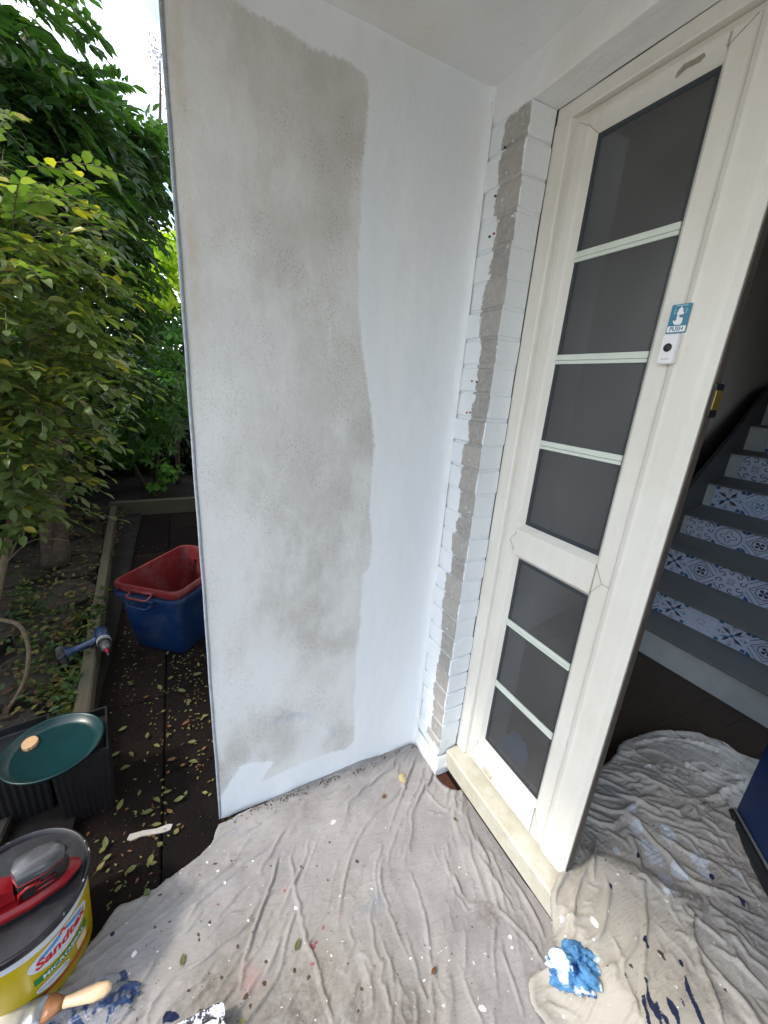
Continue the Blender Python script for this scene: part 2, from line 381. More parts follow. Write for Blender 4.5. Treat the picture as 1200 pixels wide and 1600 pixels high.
# plants
M['bark'] = simple('brown_bark', (.075, .055, .038), .9, .5, 40, 1, 70)
M['twig'] = simple('twig_brown', (.14, .105, .065), .85, .4, 60, .6, 120)
M['leaf_near'] = leafmat('shrub_leaf_green', (.055, .095, .028), (.21, .25, .095), (.36, .30, .05), .42, .38, .88)
M['leaf_tree'] = leafmat('tree_leaf_dark', (.018, .045, .022), (.045, .095, .030), (.17, .23, .03), .42, .38, .90)
M['leaf_sunlit'] = leafmat('sunlit_lime_leaf', (.24, .38, .03), (.55, .58, .05), None, .55)  # sunlight on the yellow-green leaves is put into this lime colour
M['leaf_choisya'] = leafmat('glossy_green_leaf', (.030, .10, .022), (.08, .20, .035), None, .4, .3)
M['leaf_box'] = leafmat('small_bright_leaf', (.05, .16, .02), (.12, .30, .03), None, .45)
M['leaf_dark'] = leafmat('deep_hedge_leaf', (.008, .020, .008), (.020, .040, .015), None, .3, .5)
M['leaf_ivy'] = leafmat('ground_plant_leaf', (.022, .055, .010), (.06, .115, .025), (.14, .13, .03), .4)
M['leaf_fallen'] = leafmat('fallen_leaf', (.08, .10, .03), (.21, .18, .06), (.14, .055, .02), .1, .6, .72)
M['leaf_litter'] = leafmat('brown_leaf_litter', (.035, .02, .009), (.11, .07, .027), (.14, .12, .035), .1, .8)
M['seed'] = simple('dry_pink_seedhead', (.38, .28, .25), .9, .3)

# ================================================================ LARGE STRUCTURE
CEIL = 2.19
def grid(name, x0, x1, nx, y0, y1, ny, fn, mats, attrs=None, parent=None, flip=False, keep=None, kind=None):
    """grid in (a,b); fn(a,b)->xyz arrays; attrs: dict name->array"""
    a, b = np.meshgrid(np.linspace(x0, x1, nx), np.linspace(y0, y1, ny), indexing='ij')
    X, Y, Z = fn(a, b); V = np.stack([X.ravel(), Y.ravel(), Z.ravel()], 1)
    I = np.arange(nx*ny).reshape(nx, ny)
    F = np.stack([I[:-1,:-1].ravel(), I[1:,:-1].ravel(), I[1:,1:].ravel(), I[:-1,1:].ravel()], 1)
    if keep is not None:
        k = keep(a, b).ravel(); F = F[k[F].all(1)]
    if flip: F = F[:, ::-1]
    base = np.array(wloc(parent)) if parent is not None else np.zeros(3)
    me = bpy.data.meshes.new(name); me.from_pydata((V-base).tolist(), [], F.tolist())
    for mm in (mats if isinstance(mats, list) else [mats]): me.materials.append(mm)
    for k_, arr in (attrs(a, b) if attrs else {}).items():
        at = me.attributes.new(k_, 'FLOAT', 'POINT'); at.data.foreach_set('value', arr.ravel().astype(np.float32))
    smooth(me); me.update()
    if keep is not None:
        import bmesh
        bm = bmesh.new(); bm.from_mesh(me); bmesh.ops.delete(bm, geom=[v for v in bm.verts if not v.link_faces], context='VERTS'); bm.to_mesh(me); bm.free()
    return link(name, me, parent)

# ground
g = MB(); g.add([(-120,-120,-.05),(120,-120,-.05),(120,120,-.05),(-120,120,-.05)], [(0,1,2,3)])
tag(obj('ground', g, M['soil']), kind='structure')
g = MB(); g.add([(1.35,-40,-.02),(40,-40,-.02),(40,-.3,-.02),(1.35,-.3,-.02)], [(0,1,2,3)]); g.add([(.0,-40,-.02),(1.35,-40,-.02),(1.35,-1.9,-.02),(.0,-1.9,-.02)], [(0,1,2,3)])
tag(obj('bounce_forecourt', g, M['paving']), kind='structure')  # unseen paving added to bounce warm light onto wall and ceiling
# dark slabs of the side path (pieces with joints)
path = empty('side_path', (0,-.95,-.03)); tag(path, kind='structure')
r_ = random.Random(3)
ys = [-1.45, -.943, -.44, .1]
for j in range(3):
    x = -4.2 + (.3 if j % 2 else 0)
    while x < 1.35:
        L = r_.uniform(.85, .95); s = MB(); dz = r_.uniform(-.003, .001)
        if x + L < 1.45:
            s.box(x+.002, x+L-.002, ys[j]+.002, ys[j+1]-.002, -.045, dz, bev=.006)
            obj('slab', s, M['slab'], path)
        x += L
# ---- rendered side wall (porch cheek)
WY0 = -.771
PT = [(-0.804,2.088),(-0.646,2.121),(-0.593,2.120),(-0.537,2.116),(-0.492,2.107),(-0.413,2.112),(-0.357,2.101),(-0.352,2.048),(-0.354,1.981),(-0.361,1.867),(-0.357,1.802),(-0.358,1.732),(-0.346,1.603),(-0.330,1.501),(-0.300,1.365),(-0.280,1.254),(-0.276,1.135),(-0.284,1.052),(-0.265,0.942),(-0.267,0.860),(-0.291,0.840),(-0.288,0.672),(-0.299,0.528),(-0.293,0.366),(-0.286,0.132),(-0.319,0.105),(-0.371,0.115),(-0.440,0.119),(-0.548,0.103),(-0.626,0.090),(-0.615,0.120),(-0.584,0.167),(-0.656,0.194),(-0.695,0.190),(-0.738,0.126),(-0.765,0.092),(-.80,-.02),(.10,-.05),(.1,2.4),(-.80,2.4)]
CRACKS = [[(-0.672,1.639),(-0.629,1.639),(-0.589,1.638)],[(-0.556,0.321),(-0.552,0.250),(-0.544,0.175)],[(-0.566,1.418),(-0.560,1.383),(-0.566,1.338)],[(-0.505,1.604),(-0.456,1.625)],[(-0.334,0.838),(-0.320,0.741)],[(-0.584,0.960),(-0.499,0.936)]]
PB = [[(-0.713,0.182),(-0.714,0.252),(-0.701,0.300),(-0.688,0.373),(-0.673,0.419),(-0.642,0.402),(-0.637,0.299),(-0.651,0.223),(-0.687,0.245)]]
PC = [(-0.619,0.346),(-0.581,0.390),(-0.534,0.394),(-0.449,0.336),(-0.396,0.264),(-0.350,0.232),(-0.347,0.161),(-0.393,0.180),(-0.429,0.248),(-0.471,0.288),(-0.561,0.315),(-0.593,0.281)]
DW = [((0,-0.495,2.065),0.149,0.7),((0,-0.464,1.974),0.149,0.65),((0,-0.570,1.998),0.128,0.5),((0,-0.551,1.796),0.191,0.55),((0,-0.394,1.958),0.106,0.8),((0,-0.429,1.823),0.106,0.6),((0,-0.489,1.663),0.128,0.5),((0,-0.451,1.425),0.128,0.5),((0,-0.330,1.254),0.085,0.7),((0,-0.422,1.023),0.191,0.8),((0,-0.478,0.795),0.149,0.9),((0,-0.454,0.625),0.106,0.8),((0,-0.537,1.271),0.106,0.45),((0,-0.728,0.217),0.085,1),((0,-0.583,0.249),0.106,0.8),((0,-0.274,0.241),0.074,0.5),((0,-0.343,0.647),0.085,0.5),((0,-0.363,1.099),0.106,0.7),((0,-0.632,1.859),0.128,0.35),((0,-0.613,2.076),0.128,0.6),((0,-0.348,0.179),0.085,0.7),((0,-0.761,0.135),0.064,0.9)]
def crk_(y, z):
    d = np.full(y.shape, .02)
    for L_ in CRACKS: d = np.minimum(d, np.abs(line_sd(y, z, L_)[0]))
    return d
def wall_attrs(y, z):
    dx = fbm(y*7, z*7, 4, 3)*.05; dz = fbm(y*7+9, z*7, 4, 8)*.05
    p = poly_sd(y+dx*.35, z+dz*.35, PT)
    c = poly_sd(y+dx, z+dz, PC)
    d = np.zeros(y.shape)
    for (cx_, cy_, cz_), rr, k in DW: d = np.maximum(d, k*np.exp(-(((y-cy_+dx*2)/rr)**2 + ((z-cz_+dz*2)/(rr*1.6))**2)))
    d = d*(.8 + 1.2*fbm(y*9, z*6, 5, 21))
    rust = np.exp(-((y-WY0-.028)/.014)**2) * np.clip((z-1.1)/.7, 0, 1)
    return {'paint': p, 'cement': .38 + c*7, 'dirt': np.clip(d, 0, 1), 'rust': rust*.45, 'crack': crk_(y, z)}
wall = empty('porch_side_wall', (-.05,-.385,0)); tag(wall, 'half repainted rendered porch side wall with bare grey patch beside the white door', 'wall')
def wall_fn(y, z):
    ed = np.clip((y-WY0)/.03, 0, 1); cove = np.exp(-(-y/.012)) * .013 + np.exp(-((CEIL-z)/.015))*.006
    foot = np.exp(-(z/.035)) * (.006 + .008*fbm(y*14, z*30, 3, 5)) * (.4+.6*ed)
    x = fbm(y*3, z*2.2, 3, 1)*.010*ed + fbm(y*24, z*18, 3, 2)*.0022*ed + cove*ed + foot
    return x, y, z
zb = -.045
w_ = grid('render_coat', WY0+.004, 0.0, 125, zb, CEIL, 360, wall_fn, M['render'], wall_attrs, wall)
s = MB(); s.box(-.10, -.012, WY0+.003, .1, -.05, CEIL+.0, 0); obj('blockwork', s, M['plaster'], wall)
# metal corner bead, slightly wavy, exposed at the outer edge
s = MB(); rings = []
for k in range(61):
    z = -.045 + (CEIL+.045)*k/60; wv = .0012*sin(z*9)+.0008*sin(z*31)
    x0, y0 = .001+wv*.5, WY0+wv*.4
    rings.append([(x0-.011, y0-.0015, z), (x0, y0-.0022, z), (x0+.0022, y0, z), (x0+.001, y0+.006, z), (x0-.011, y0+.006, z)])
s.loft(rings); obj('corner_bead', s, M['anglebead'], wall, sm=True)

# ---- house front wall with the brick pier at the door
hw = empty('house_front_wall', (0,.05,0)); tag(hw, 'white painted house front wall with a brick pier and lintel round the white door', 'wall')
s = MB(); s.box(-6, -.11, .0, .10, -.1, 5.2); s.box(-.11, .004, .004, .1, -.1, 5.2); s.box(1.75, 2.0, 0, .1, -.1, 5.2); s.box(.004, 1.75, .004, .098, 2.45, 5.2)
obj('masonry', s, M['plaster'], hw)
# lintel, lumpy plaster edge
def lint(a, b):   # a along x, b along profile: ceiling -> bottom edge -> back to the frame
    t = b; hz = np.where(t < 1, 2.455-(2.455-2.105)*np.clip(t,0,1), 2.105); y = np.where(t < 1, 0.0, (t-1)*.088)
    n = fbm(a*6, b*2, 4, 4)*.006
    edge = np.exp(-((t-1)/.05)**2)
    return a, y - n*(t<=1) + edge*.004, hz + n*.6*(t>1) + edge*(.004 + .012*fbm(a*30, b*0, 3, 6))
grid('lintel_face', 0.0, 1.76, 300, 0, 2, 70, lint, M['plaster'], None, hw, flip=True)
s = MB(); s.box(.001, 1.75, .012, .088, 2.13, 2.45); obj('lintel', s, M['plaster'], hw)
# courses of the pier: each brick its own piece
s = MB(); s.box(.000, .1490, .0065, .088, .0, 2.11); obj('mortar', s, M['pier'], hw)
r_ = random.Random(11)
for k in range(28):
    z0 = .012 + k*.075; j = r_.uniform(-.003, .0035); jx = r_.uniform(-.0045, .0025)
    n = 9; pts = []
    b = MB(); zt_ = min(z0+.0665, 2.108)
    # rounded block with slightly irregular edges
    b.box(-.012, .1545+jx, .001+j, .0875, z0+r_.uniform(-.0035,.002), zt_, bev=.0035)
    b.v = [(x+r_.uniform(-.0012,.0012)*(x > .1), y+r_.uniform(-.001,.001)*(y < .05), z+r_.uniform(-.0012,.0012)) for x, y, z in b.v]
    obj('brick', b, M['pier'], hw, origin=(.078,.04,z0+.033))
# thick paint plinth at the foot of the pier
def plinth(a, t):
    # a: 0..1 round the corner (front face then return), t: height 0..1
    u = a*.24; fx = np.clip(u, 0, .158); fy = np.clip(u-.158, 0, .082)
    bulge = .010*(1-t)**.5 + .006*np.exp(-((t-.55)/.12)**2) + .006*fbm(u*30, t*4, 3, 2)
    front = (u < .158)
    x = .0 + fx + np.where(front, np.clip((u-.14)/.018,0,1)*bulge, bulge); y = fy - np.where(front, bulge, np.clip((.176-u)/.018,0,1)*bulge)
    return x, y, -.03 + t*.115
grid('plinth', 0, 1, 60, 0, 1, 26, plinth, M['plaster'], None, hw)
s = MB(); s.tube([(.0035+.0008*sin(k*1.7), -.0015+.0008*cos(k*2.3), -.02+k*.0365) for k in range(61)], .0068, 8); obj('paint_fillet', s, M['plaster'], hw, sm=True)
# wall plugs and drill holes
plug_m = simple('red_plug', (.30,.02,.015), .5, .2)
for (px_, pz_), mm in (((.082,1.965),plug_m),((.079,1.845),plug_m),((.068,1.465),plug_m),((.062,1.372),plug_m),((.078,1.374),plug_m),((.078,2.035),M['black']),((.09,1.463),M['black']),((.064,1.935),M['black']),((.062,1.842),M['black'])):
    s = MB(); s.lathe([(0,-.003),(.0024,-.003),(.0029,.0010),(.0012,.0012),(.0012,-.002)], 10, 0, Matrix.Translation((px_, .0, pz_)) @ Matrix.Rotation(pi/2, 4, 'X'), cap=False)
    obj('wall_plug', s, mm, hw)
# porch ceiling (sloppy painted board)
def ceil_fn(a, b): return a, b, CEIL + fbm(a*2.2, b*2.2, 3, 9)*.010 - .004 + 0*a
cg = grid('porch_ceiling', -.10, 2.35, 90, -1.43, .02, 70, ceil_fn, M['plaster'], None, None, flip=True); tag(cg, kind='structure')
s = MB(); s.box(-.16, 2.4, -1.44, .0, CEIL+.03, CEIL+.24); s.box(-.16, 2.4, -1.44, -1.42, CEIL-.06, CEIL+.03); r = obj('roof', s, M['plaster']); tag(r, kind='structure')

# ---- white plastic door side panel with glazing
FY = .088; LY = .094; GYY = .112
ds = empty('door_side_panel', (.40,.12,.1)); tag(ds, 'tall white plastic door leaf with dark obscure glass and a bell button', 'door')
def bx(name, x0, x1, y0, y1, z0, z1, mt, par=ds, bev=.003, origin=None):
    s = MB(); s.box(x0, x1, y0, y1, z0, z1, bev=bev); return obj(name, s, mt, par, origin=origin)
# outer frame: stepped jamb (three rises), head; the frame also carries the open door
fr = empty('door_frame', (.9,.12,.1)); tag(fr, 'grubby white plastic door frame with a cream sill in the brick opening', 'door frame')
def profile(name, pts, z0, z1, mt, par):
    s = MB(); s.loft([[(x,y,z0) for x,y in pts], [(x,y,z1) for x,y in pts]]); return obj(name, s, mt, par)
profile('jamb', [(.1535,FY),(.196,FY),(.200,FY+.004),(.203,FY+.016),(.219,FY+.018),(.221,FY+.19),(.1535,FY+.19)][::-1], .112, 2.0715, M['upvc'], fr)
profile('jamb', [(1.50,FY),(1.56,FY),(1.56,FY+.09),(1.50,FY+.09)][::-1], .112, 2.0715, M['upvc'], fr)
s = MB(); s.box(.155, 1.56, FY-.001, FY+.065, 2.072, 2.1045, bev=.003); s.box(.2, 1.5, FY+.018, FY+.065, 2.050, 2.072, bev=.002); obj('head', s, M['upvc'], fr)
s = MB()   # sill with sloped top and nose
prof = [(.045,.025),(.040,.032),(.040,.080),(.040,.098),(.046,.1035),(.145,.116),(.145,.025)]
s.loft([[(x,y,z) for y,z in prof] for x in (.156, .5, 1.0, 1.6)][::1]); obj('sill', s, M['sill'], fr, sm=False)
s = MB(); s.box(.162, 1.6, .052, .145, .0, .0248); obj('sill_support', s, M['soil'], fr)
s = MB(); s.box(.66, 1.5, .10, .155, .100, .1165, bev=.003); obj('threshold_strip', s, M['sill'], fr)
# leaf
LX0, LX1, LZ0, LZ1 = .222, .652, .128, 2.052
GX0, GX1 = .268, .512; UZ0, UZ1, BZ0, BZ1 = 1.066, 2.018, .240, .955
def stile(x0, x1, name='stile'):
    return bx(name, x0, x1, LY, LY+.062, LZ0, LZ1, M['upvc'])
# left stile (with sloped bead), right stile with steps and groove
profile('stile', [(LX0,LY+.004),(LX0+.004,LY),(.252,LY),(.256,LY+.003),(GX0,GYY),(GX0,LY+.045),(LX0,LY+.045)][::-1], LZ0, LZ1, M['upvc'], ds)
profile('stile', [(GX1,LY+.045),(GX1,GYY),(GX1+.012,LY+.003),(GX1+.016,LY),(.562,LY),(.566,LY+.003),(.5665,LY+.045)][::-1], LZ0, LZ1, M['upvc'], ds)
profile('meeting_stile', [(.5675,LY+.030),(.5675,LY+.001),(.572,LY-.004),(.582,LY-.008),(.590,LY-.0065),(.630,LY-.0065),(.640,LY-.005),(.652,LY+.004),(.652,LY+.030)][::-1], LZ0, LZ1, M['upvc'], ds)
bx('seal', .6522, .6550, LY+.008, LY+.029, LZ0, LZ1, M['seal'], bev=.001)
bx('seal', .6470, .6515, LY+.0305, LY+.036, LZ0, LZ1, M['seal'], bev=.0)
def rail(name, z0, z1, gz, up):
    """rail between the stiles; sloped bead towards the glass at gz"""
    pts = [(LY,z0),(LY,z1)]
    s = MB(); y = LY - .0008
    if up == 0:   pf_ = [(y,z0+.016),(y,z1-.016),(GYY,z1),(LY+.044,z1),(LY+.044,z0),(GYY,z0)]
    elif up == 1: pf_ = [(y,z0),(y,z1-.014),(GYY,z1),(LY+.044,z1),(LY+.044,z0)]
    else:         pf_ = [(y,z0+.014),(y,z1),(LY+.044,z1),(LY+.044,z0),(GYY,z0)]
    s.loft([[(x,a,b) for a,b in pf_] for x in (GX0-.010+.0, GX1+.010)][::-1]); return obj(name, s, M['upvc'], ds)
rail('rail', LZ0, BZ0, 0, 1); rail('rail', BZ1, UZ0, 0, 0); rail('rail', UZ1, LZ1, 0, 2)
# mitre lines: hairline grime in the welded joints (sit 0.5 mm proud)
def hair(p0, p1, w=.0007):
    a, b = Vector(p0), Vector(p1); d = (b-a).normalized(); n = Vector((0,-1,0)).cross(d)*w/2; s = MB()
    o = Vector((0,-.0004,0)); e = Vector((0,.002,0))
    vs = [a-n+o,a+n+o,b+n+o,b-n+o,a-n+e,a+n+e,b+n+e,b-n+e]
    s.add(vs, [(0,1,2,3),(7,6,5,4),(0,4,5,1),(1,5,6,2),(2,6,7,3),(3,7,4,0)]); return obj('mitre_joint', s, M['mitre'], ds)
ym = LY-.0008
for a, b in (((LX0,ym,2.052),(.256,ym,2.032)), ((.256,ym,2.032),(GX0,GYY-.001,UZ1)), ((.562,ym,2.052),(.524,ym,2.030)), ((GX0-.010,ym,1.04),(.237,ym,1.01)), ((.237,ym,1.01),(GX0-.010,ym,.981)),
             ((GX1+.012,ym,1.05),(.548,ym,1.01)), ((.548,ym,1.01),(GX1+.012,ym,.973)), ((.548,ym,1.01),(.566,ym,1.008)), ((LX0,ym,.130),(.256,ym,.226)), ((.562,ym,.132),(.524,ym,.226))): hair(a, b)
# panes with bars inside the unit
def pane(z0, z1, bars):
    s = MB(); s.box(GX0-.004, GX1+.004, GYY+.001, GYY+.005, z0-.004, z1+.004); p = obj('pane', s, M['glass'], ds)
    fw = .011; y0 = GYY-.0006; s = MB()
    s.box(GX0+.0004, GX0+fw, y0, y0+.001, z0+fw, z1-fw); s.box(GX1-fw*.5, GX1-.0004, y0, y0+.001, z0+fw, z1-fw)
    s.box(GX0+.0004, GX1-.0004, y0, y0+.001, z1-fw, z1-.0004); s.box(GX0+.0004, GX1-.0004, y0, y0+.001, z0+.0004, z0+fw)
    obj('spacer', s, M['spacerbar'], p)
    for z in bars:
        s = MB(); s.box(GX0+.0006, GX1-.0006, GYY-.0046, GYY+.0004, z-.0115, z-.0030, bev=.001); s.box(GX0+.0006, GX1-.0006, GYY-.0046, GYY+.0004, z-.0022, z+.0115, bev=.001)
        obj('glazing_bar', s, M['bar'], p)
pane(UZ0, UZ1, [1.768,1.531,1.307]); pane(BZ0, BZ1, [0.733,0.491])
s = MB(); s.box(.300, .345, LY-.006, LY+.004, .138, .156, bev=.002); s.box(.304,.341,LY-.0075,LY-.005,.142,.152, bev=.001); dc = obj('drain_cover', s, M['drain'], ds)
s = MB(); s.box(.6561, .6605, .098, .128, 1.418, 1.48, bev=.002); st = obj('strike_plate', s, M['black'], ds)
s = MB(); s.box(.6606, .6622, .100, .126, 1.432, 1.468, bev=.0006); obj('brass_face', s, M['brass'], st)
# rubbed paint smear on the head
s = MB(); q = [(0,0),(.02,.006),(.042,.004),(.05,.009),(.046,.017),(.03,.016),(.012,.018),(.002,.010)]
s.add([(.44+a, LY-.0014, 2.026+b*.9) for a, b in q], [tuple(range(8))[::1]]); obj('smear', s, simple('grey_smear', (.33,.30,.25), .8, .3, 200), ds)

# blurred blue bag standing just behind the lowest pane
# ---- hall inside
hall = empty('hall_shell', (.6,2,.1)); tag(hall, kind='structure')
def wallx(y): return -.40 - .25*(y-2.44)
s = MB(); s.add([(wallx(.16)-.35,.16,.1),(wallx(6.5),6.5,.1),(wallx(6.5),6.5,4.6),(wallx(.16)-.35,.16,4.6)], [(0,1,2,3)][::1]); s.add([(wallx(.16)-.45,.16,.1),(wallx(6.5)-.1,6.5,.1),(wallx(6.5)-.1,6.5,4.6),(wallx(.16)-.45,.16,4.6)], [(3,2,1,0)])
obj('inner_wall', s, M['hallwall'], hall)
s = MB(); s.box(1.95, 2.05, .16, .35, .1, 4.6); s.box(1.95, 2.05, 2.6, 6.5, .1, 4.6); s.box(1.95, 2.05, .35, 2.6, 2.6, 4.6); obj('inner_wall', s, M['hallwall'], hall)  # opening left in the unseen side wall to let daylight into the hall
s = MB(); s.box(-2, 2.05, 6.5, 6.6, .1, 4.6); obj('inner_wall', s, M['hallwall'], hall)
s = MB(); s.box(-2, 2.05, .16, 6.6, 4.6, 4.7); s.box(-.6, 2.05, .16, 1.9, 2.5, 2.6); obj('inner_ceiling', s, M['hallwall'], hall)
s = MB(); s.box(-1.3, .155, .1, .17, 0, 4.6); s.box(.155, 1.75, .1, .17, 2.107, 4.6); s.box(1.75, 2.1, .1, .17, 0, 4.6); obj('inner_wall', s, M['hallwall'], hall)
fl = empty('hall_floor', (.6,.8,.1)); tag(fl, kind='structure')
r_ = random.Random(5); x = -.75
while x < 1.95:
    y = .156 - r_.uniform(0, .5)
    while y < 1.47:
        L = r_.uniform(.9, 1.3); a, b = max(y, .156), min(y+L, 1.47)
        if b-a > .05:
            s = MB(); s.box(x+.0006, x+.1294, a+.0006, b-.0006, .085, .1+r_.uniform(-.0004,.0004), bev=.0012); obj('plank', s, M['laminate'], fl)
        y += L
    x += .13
# ---- stairs
st = empty('staircase', (0,1.6,.1)); tag(st, 'grey painted staircase with patterned blue and white tiles on the risers', 'stairs')
RY = [1.449, 1.683, 2.048, 2.439, 2.901, 3.436, 3.95, 4.5]; TZ = [.254, .391, .554, .705, .886, 1.095, 1.32, 1.55]; XR = 1.15
for k in range(8):
    y = RY[k]; z0 = .1 if k == 0 else TZ[k-1]; z1 = TZ[k]; xl = wallx(y)
    yn = RY[k+1] if k < 7 else 5.2
    s = MB(); s.box(xl, XR, y, y+.016, z0+.0005, z1-.0005); obj('riser', s, M['riser'], st)
    s = MB()
    xl2 = wallx(yn)
    pts = [(xl-.0, y-.022), (XR, y-.022), (XR, yn+.015), (xl2, yn+.015)]
    s.prism(pts, z1, z1+.012); 
    s2 = MB(); s2.tube([(xl, y-.022, z1+.006), (XR, y-.022, z1+.006)], .0062, 10); s.add(s2.v, s2.f)
    obj('tread', s, M['tread'], st)
s = MB()
for off, sgn in ((0.004, 1),):
    rings = []
    for y in (1.30, 2.2, 3.2, 4.2, 5.2):
        zt = np.interp(y, RY, TZ) + .26; zz = max(.101, np.interp(y, RY, TZ)-.35)
        xx = wallx(y)
        rings.append([(xx+.022, y, zz), (xx+.022, y, zt-.03), (xx+.03, y, zt-.03), (xx+.03, y, zt), (xx+.001, y, zt), (xx+.001, y, zz)])
    s.loft(rings)
obj('stringer', s, M['stringer'], st)
# printed tiles: flat inlay, four times half a millimetre
def disc(cx, cz, r, n=20): return [(cx+r*cos(2*pi*i/n), cz+r*sin(2*pi*i/n)) for i in range(n)]
def strip(pts, w, closed=False):
    P = [Vector((a, b)) for a, b in pts]; L, R_ = [], []
    n = len(P)
    for i, p in enumerate(P):
        a = P[(i-1) % n] if (closed or i > 0) else p; b = P[(i+1) % n] if (closed or i < n-1) else p
        d = (b-a).normalized(); nn = Vector((-d.y, d.x))*w/2; L.append(tuple(p+nn)); R_.append(tuple(p-nn))
    return L, R_
def tile_mesh(kind):
    s = MB(); D = -.0006; lv = [0]
    s.box(0, 1, 0, .003, 0, 1)
    def put(poly, mi, lift=1):
        # world tile units 0..1 : scale depth afterwards
        area = sum(poly[i][0]*poly[(i+1)%len(poly)][1]-poly[(i+1)%len(poly)][0]*poly[i][1] for i in range(len(poly)))
        if area < 0: poly = poly[::-1]
        s.add([(min(max(a,.004),.996), D*lift, min(max(b,.004),.996)) for a, b in poly], [tuple(range(len(poly)))], mi)
    def putstrip(pts, w, mi, closed=False, lift=1):
        L, R_ = strip(pts, w, closed); n = len(L)
        for i in range(n if closed else n-1):
            j = (i+1) % n; put([L[i], R_[i], R_[j], L[j]], mi, lift)
    def rot(p, k):
        a, b = p[0]-.5, p[1]-.5; c_, s_ = cos(k*pi/2), sin(k*pi/2); return (.5+a*c_-b*s_, .5+a*s_+b*c_)
    if kind == 'star':
        for k in range(4):
            put([rot(p, k+.0) for p in [(.54,.54),(.60,.72),(.74,.88),(.72,.68)]], 3); put([rot(p, k) for p in [(.54,.54),(.72,.68),(.88,.74),(.72,.60)]], 4 if k % 2 else 2)
            put([rot(p, k) for p in [(.02,.02),(.15,.02),(.15,.15),(.02,.15)]], 1)
            put([rot(p, k) for p in [(.5,.02),(.60,.13),(.40,.13)]], 2); put([rot(p, k) for p in [(.5,.30),(.56,.17),(.44,.17)]], 4)
        put([rot(p, .5) for p in [(.44,.44),(.56,.44),(.56,.56),(.44,.56)]], 1, 2)
    elif kind in ('diamond', 'diamond_blue'):
        c = 3 if kind == 'diamond' else 2
        putstrip([(.5,.06),(.94,.5),(.5,.94),(.06,.5)], .035, c, True); putstrip([(.5,.16),(.84,.5),(.5,.84),(.16,.5)], .016, c, True)
        putstrip(disc(.5,.5,.235,24), .028, c, True)
        for k in range(4):
            put([rot(p, k+.5) for p in disc(.5,.61,.062,12)], c); putstrip([rot((.5,.5),k+.5), rot((.5,.58),k+.5)], .03, c)
            putstrip([rot((.0,.32),k), rot((.32,.0),k)], .04, 1); put([rot(p, k) for p in [(.0,.0),(.17,.0),(.12,.10),(.0,.17)]], 1)
    elif kind == 'scroll':
        for k in range(8):
            a0 = k*pi/4+.2; cx, cz = .5+.36*cos(a0), .5+.36*sin(a0)
            pts = [(cx+(.02+.012*t)*cos(a0+1.2+t*.62), cz+(.02+.012*t)*sin(a0+1.2+t*.62)) for t in range(10)]
            putstrip(pts, .035, 3)
        for k in range(4):
            put([rot(p, k+.5) for p in [(.5,.53),(.54,.60),(.5,.70),(.46,.60)]], 4); put([rot(p, k) for p in [(.5,.53),(.53,.59),(.5,.66),(.47,.59)]], 4)
            putstrip([rot((.02,.22),k), rot((.08,.10),k), rot((.22,.03),k)], .035, 3)
    elif kind == 'flower':
        putstrip(disc(.5,.5,.43,36), .028, 3, True)
        pts = []
        for i in range(48):
            a = 2*pi*i/48; r = .21+.075*cos(4*a); pts.append((.5+r*cos(a), .5+r*sin(a)))
        putstrip(pts, .026, 3, True); put(disc(.5,.5,.055,14), 1)
        for k in range(4): put([rot(p, k) for p in [(.0,.0),(.16,.0),(.11,.11),(.0,.16)]], 1)
    else:  # faint lace
        for k in range(8):
            a = k*pi/4
            for r in (.14, .27, .40):
                cx, cz = .5+r*cos(a+r*2), .5+r*sin(a+r*2)
                putstrip([(cx+(.014+.006*t)*cos(a+t*.7), cz+(.014+.006*t)*sin(a+t*.7)) for t in range(8)], .014, 4)
            put([(.5+.06*cos(a), .5+.06*sin(a)), (.5+.12*cos(a+.2), .5+.12*sin(a+.2)), (.5+.17*cos(a), .5+.17*sin(a)), (.5+.12*cos(a-.2), .5+.12*sin(a-.2))], 4)
    me = bpy.data.meshes.new('tile_'+kind); me.from_pydata(s.v, [], s.f)
    for mm in TM: me.materials.append(mm)
    me.polygons.foreach_set('material_index', s.m); me.update(); return me
TLS = {k: tile_mesh(k) for k in ('star','diamond','diamond_blue','scroll','flower','lace')}
rows = {1: (-.165, .143, ['diamond','star','lace','star','diamond','scroll','flower','star','diamond']),
        2: (-.259, .157, ['star','diamond','scroll','diamond','flower','star','diamond','lace']),
        3: (-.346, .170, ['scroll','flower','diamond','star','lace','diamond','flower','star']),
        4: (-.437, .197, ['star','diamond_blue','scroll','flower','star','diamond','scroll']),
        5: (-.536, .210, ['scroll','scroll','diamond','star','flower','diamond']),
        6: (-.60, .225, ['star','diamond','scroll','lace','diamond'])}
for k, (x0, w, ks) in rows.items():
    y = RY[k]; z0 = TZ[k-1]+.0125; h = TZ[k]-z0-.001
    for i, kn in enumerate(ks):
        if x0+(i+1)*w > XR: break
        o = link('tile', TLS[kn], st, Vector((x0+i*w+.001, y-.0032, z0+.001)) - wloc(st)); o.scale = (w-.002, 1, h-.002)
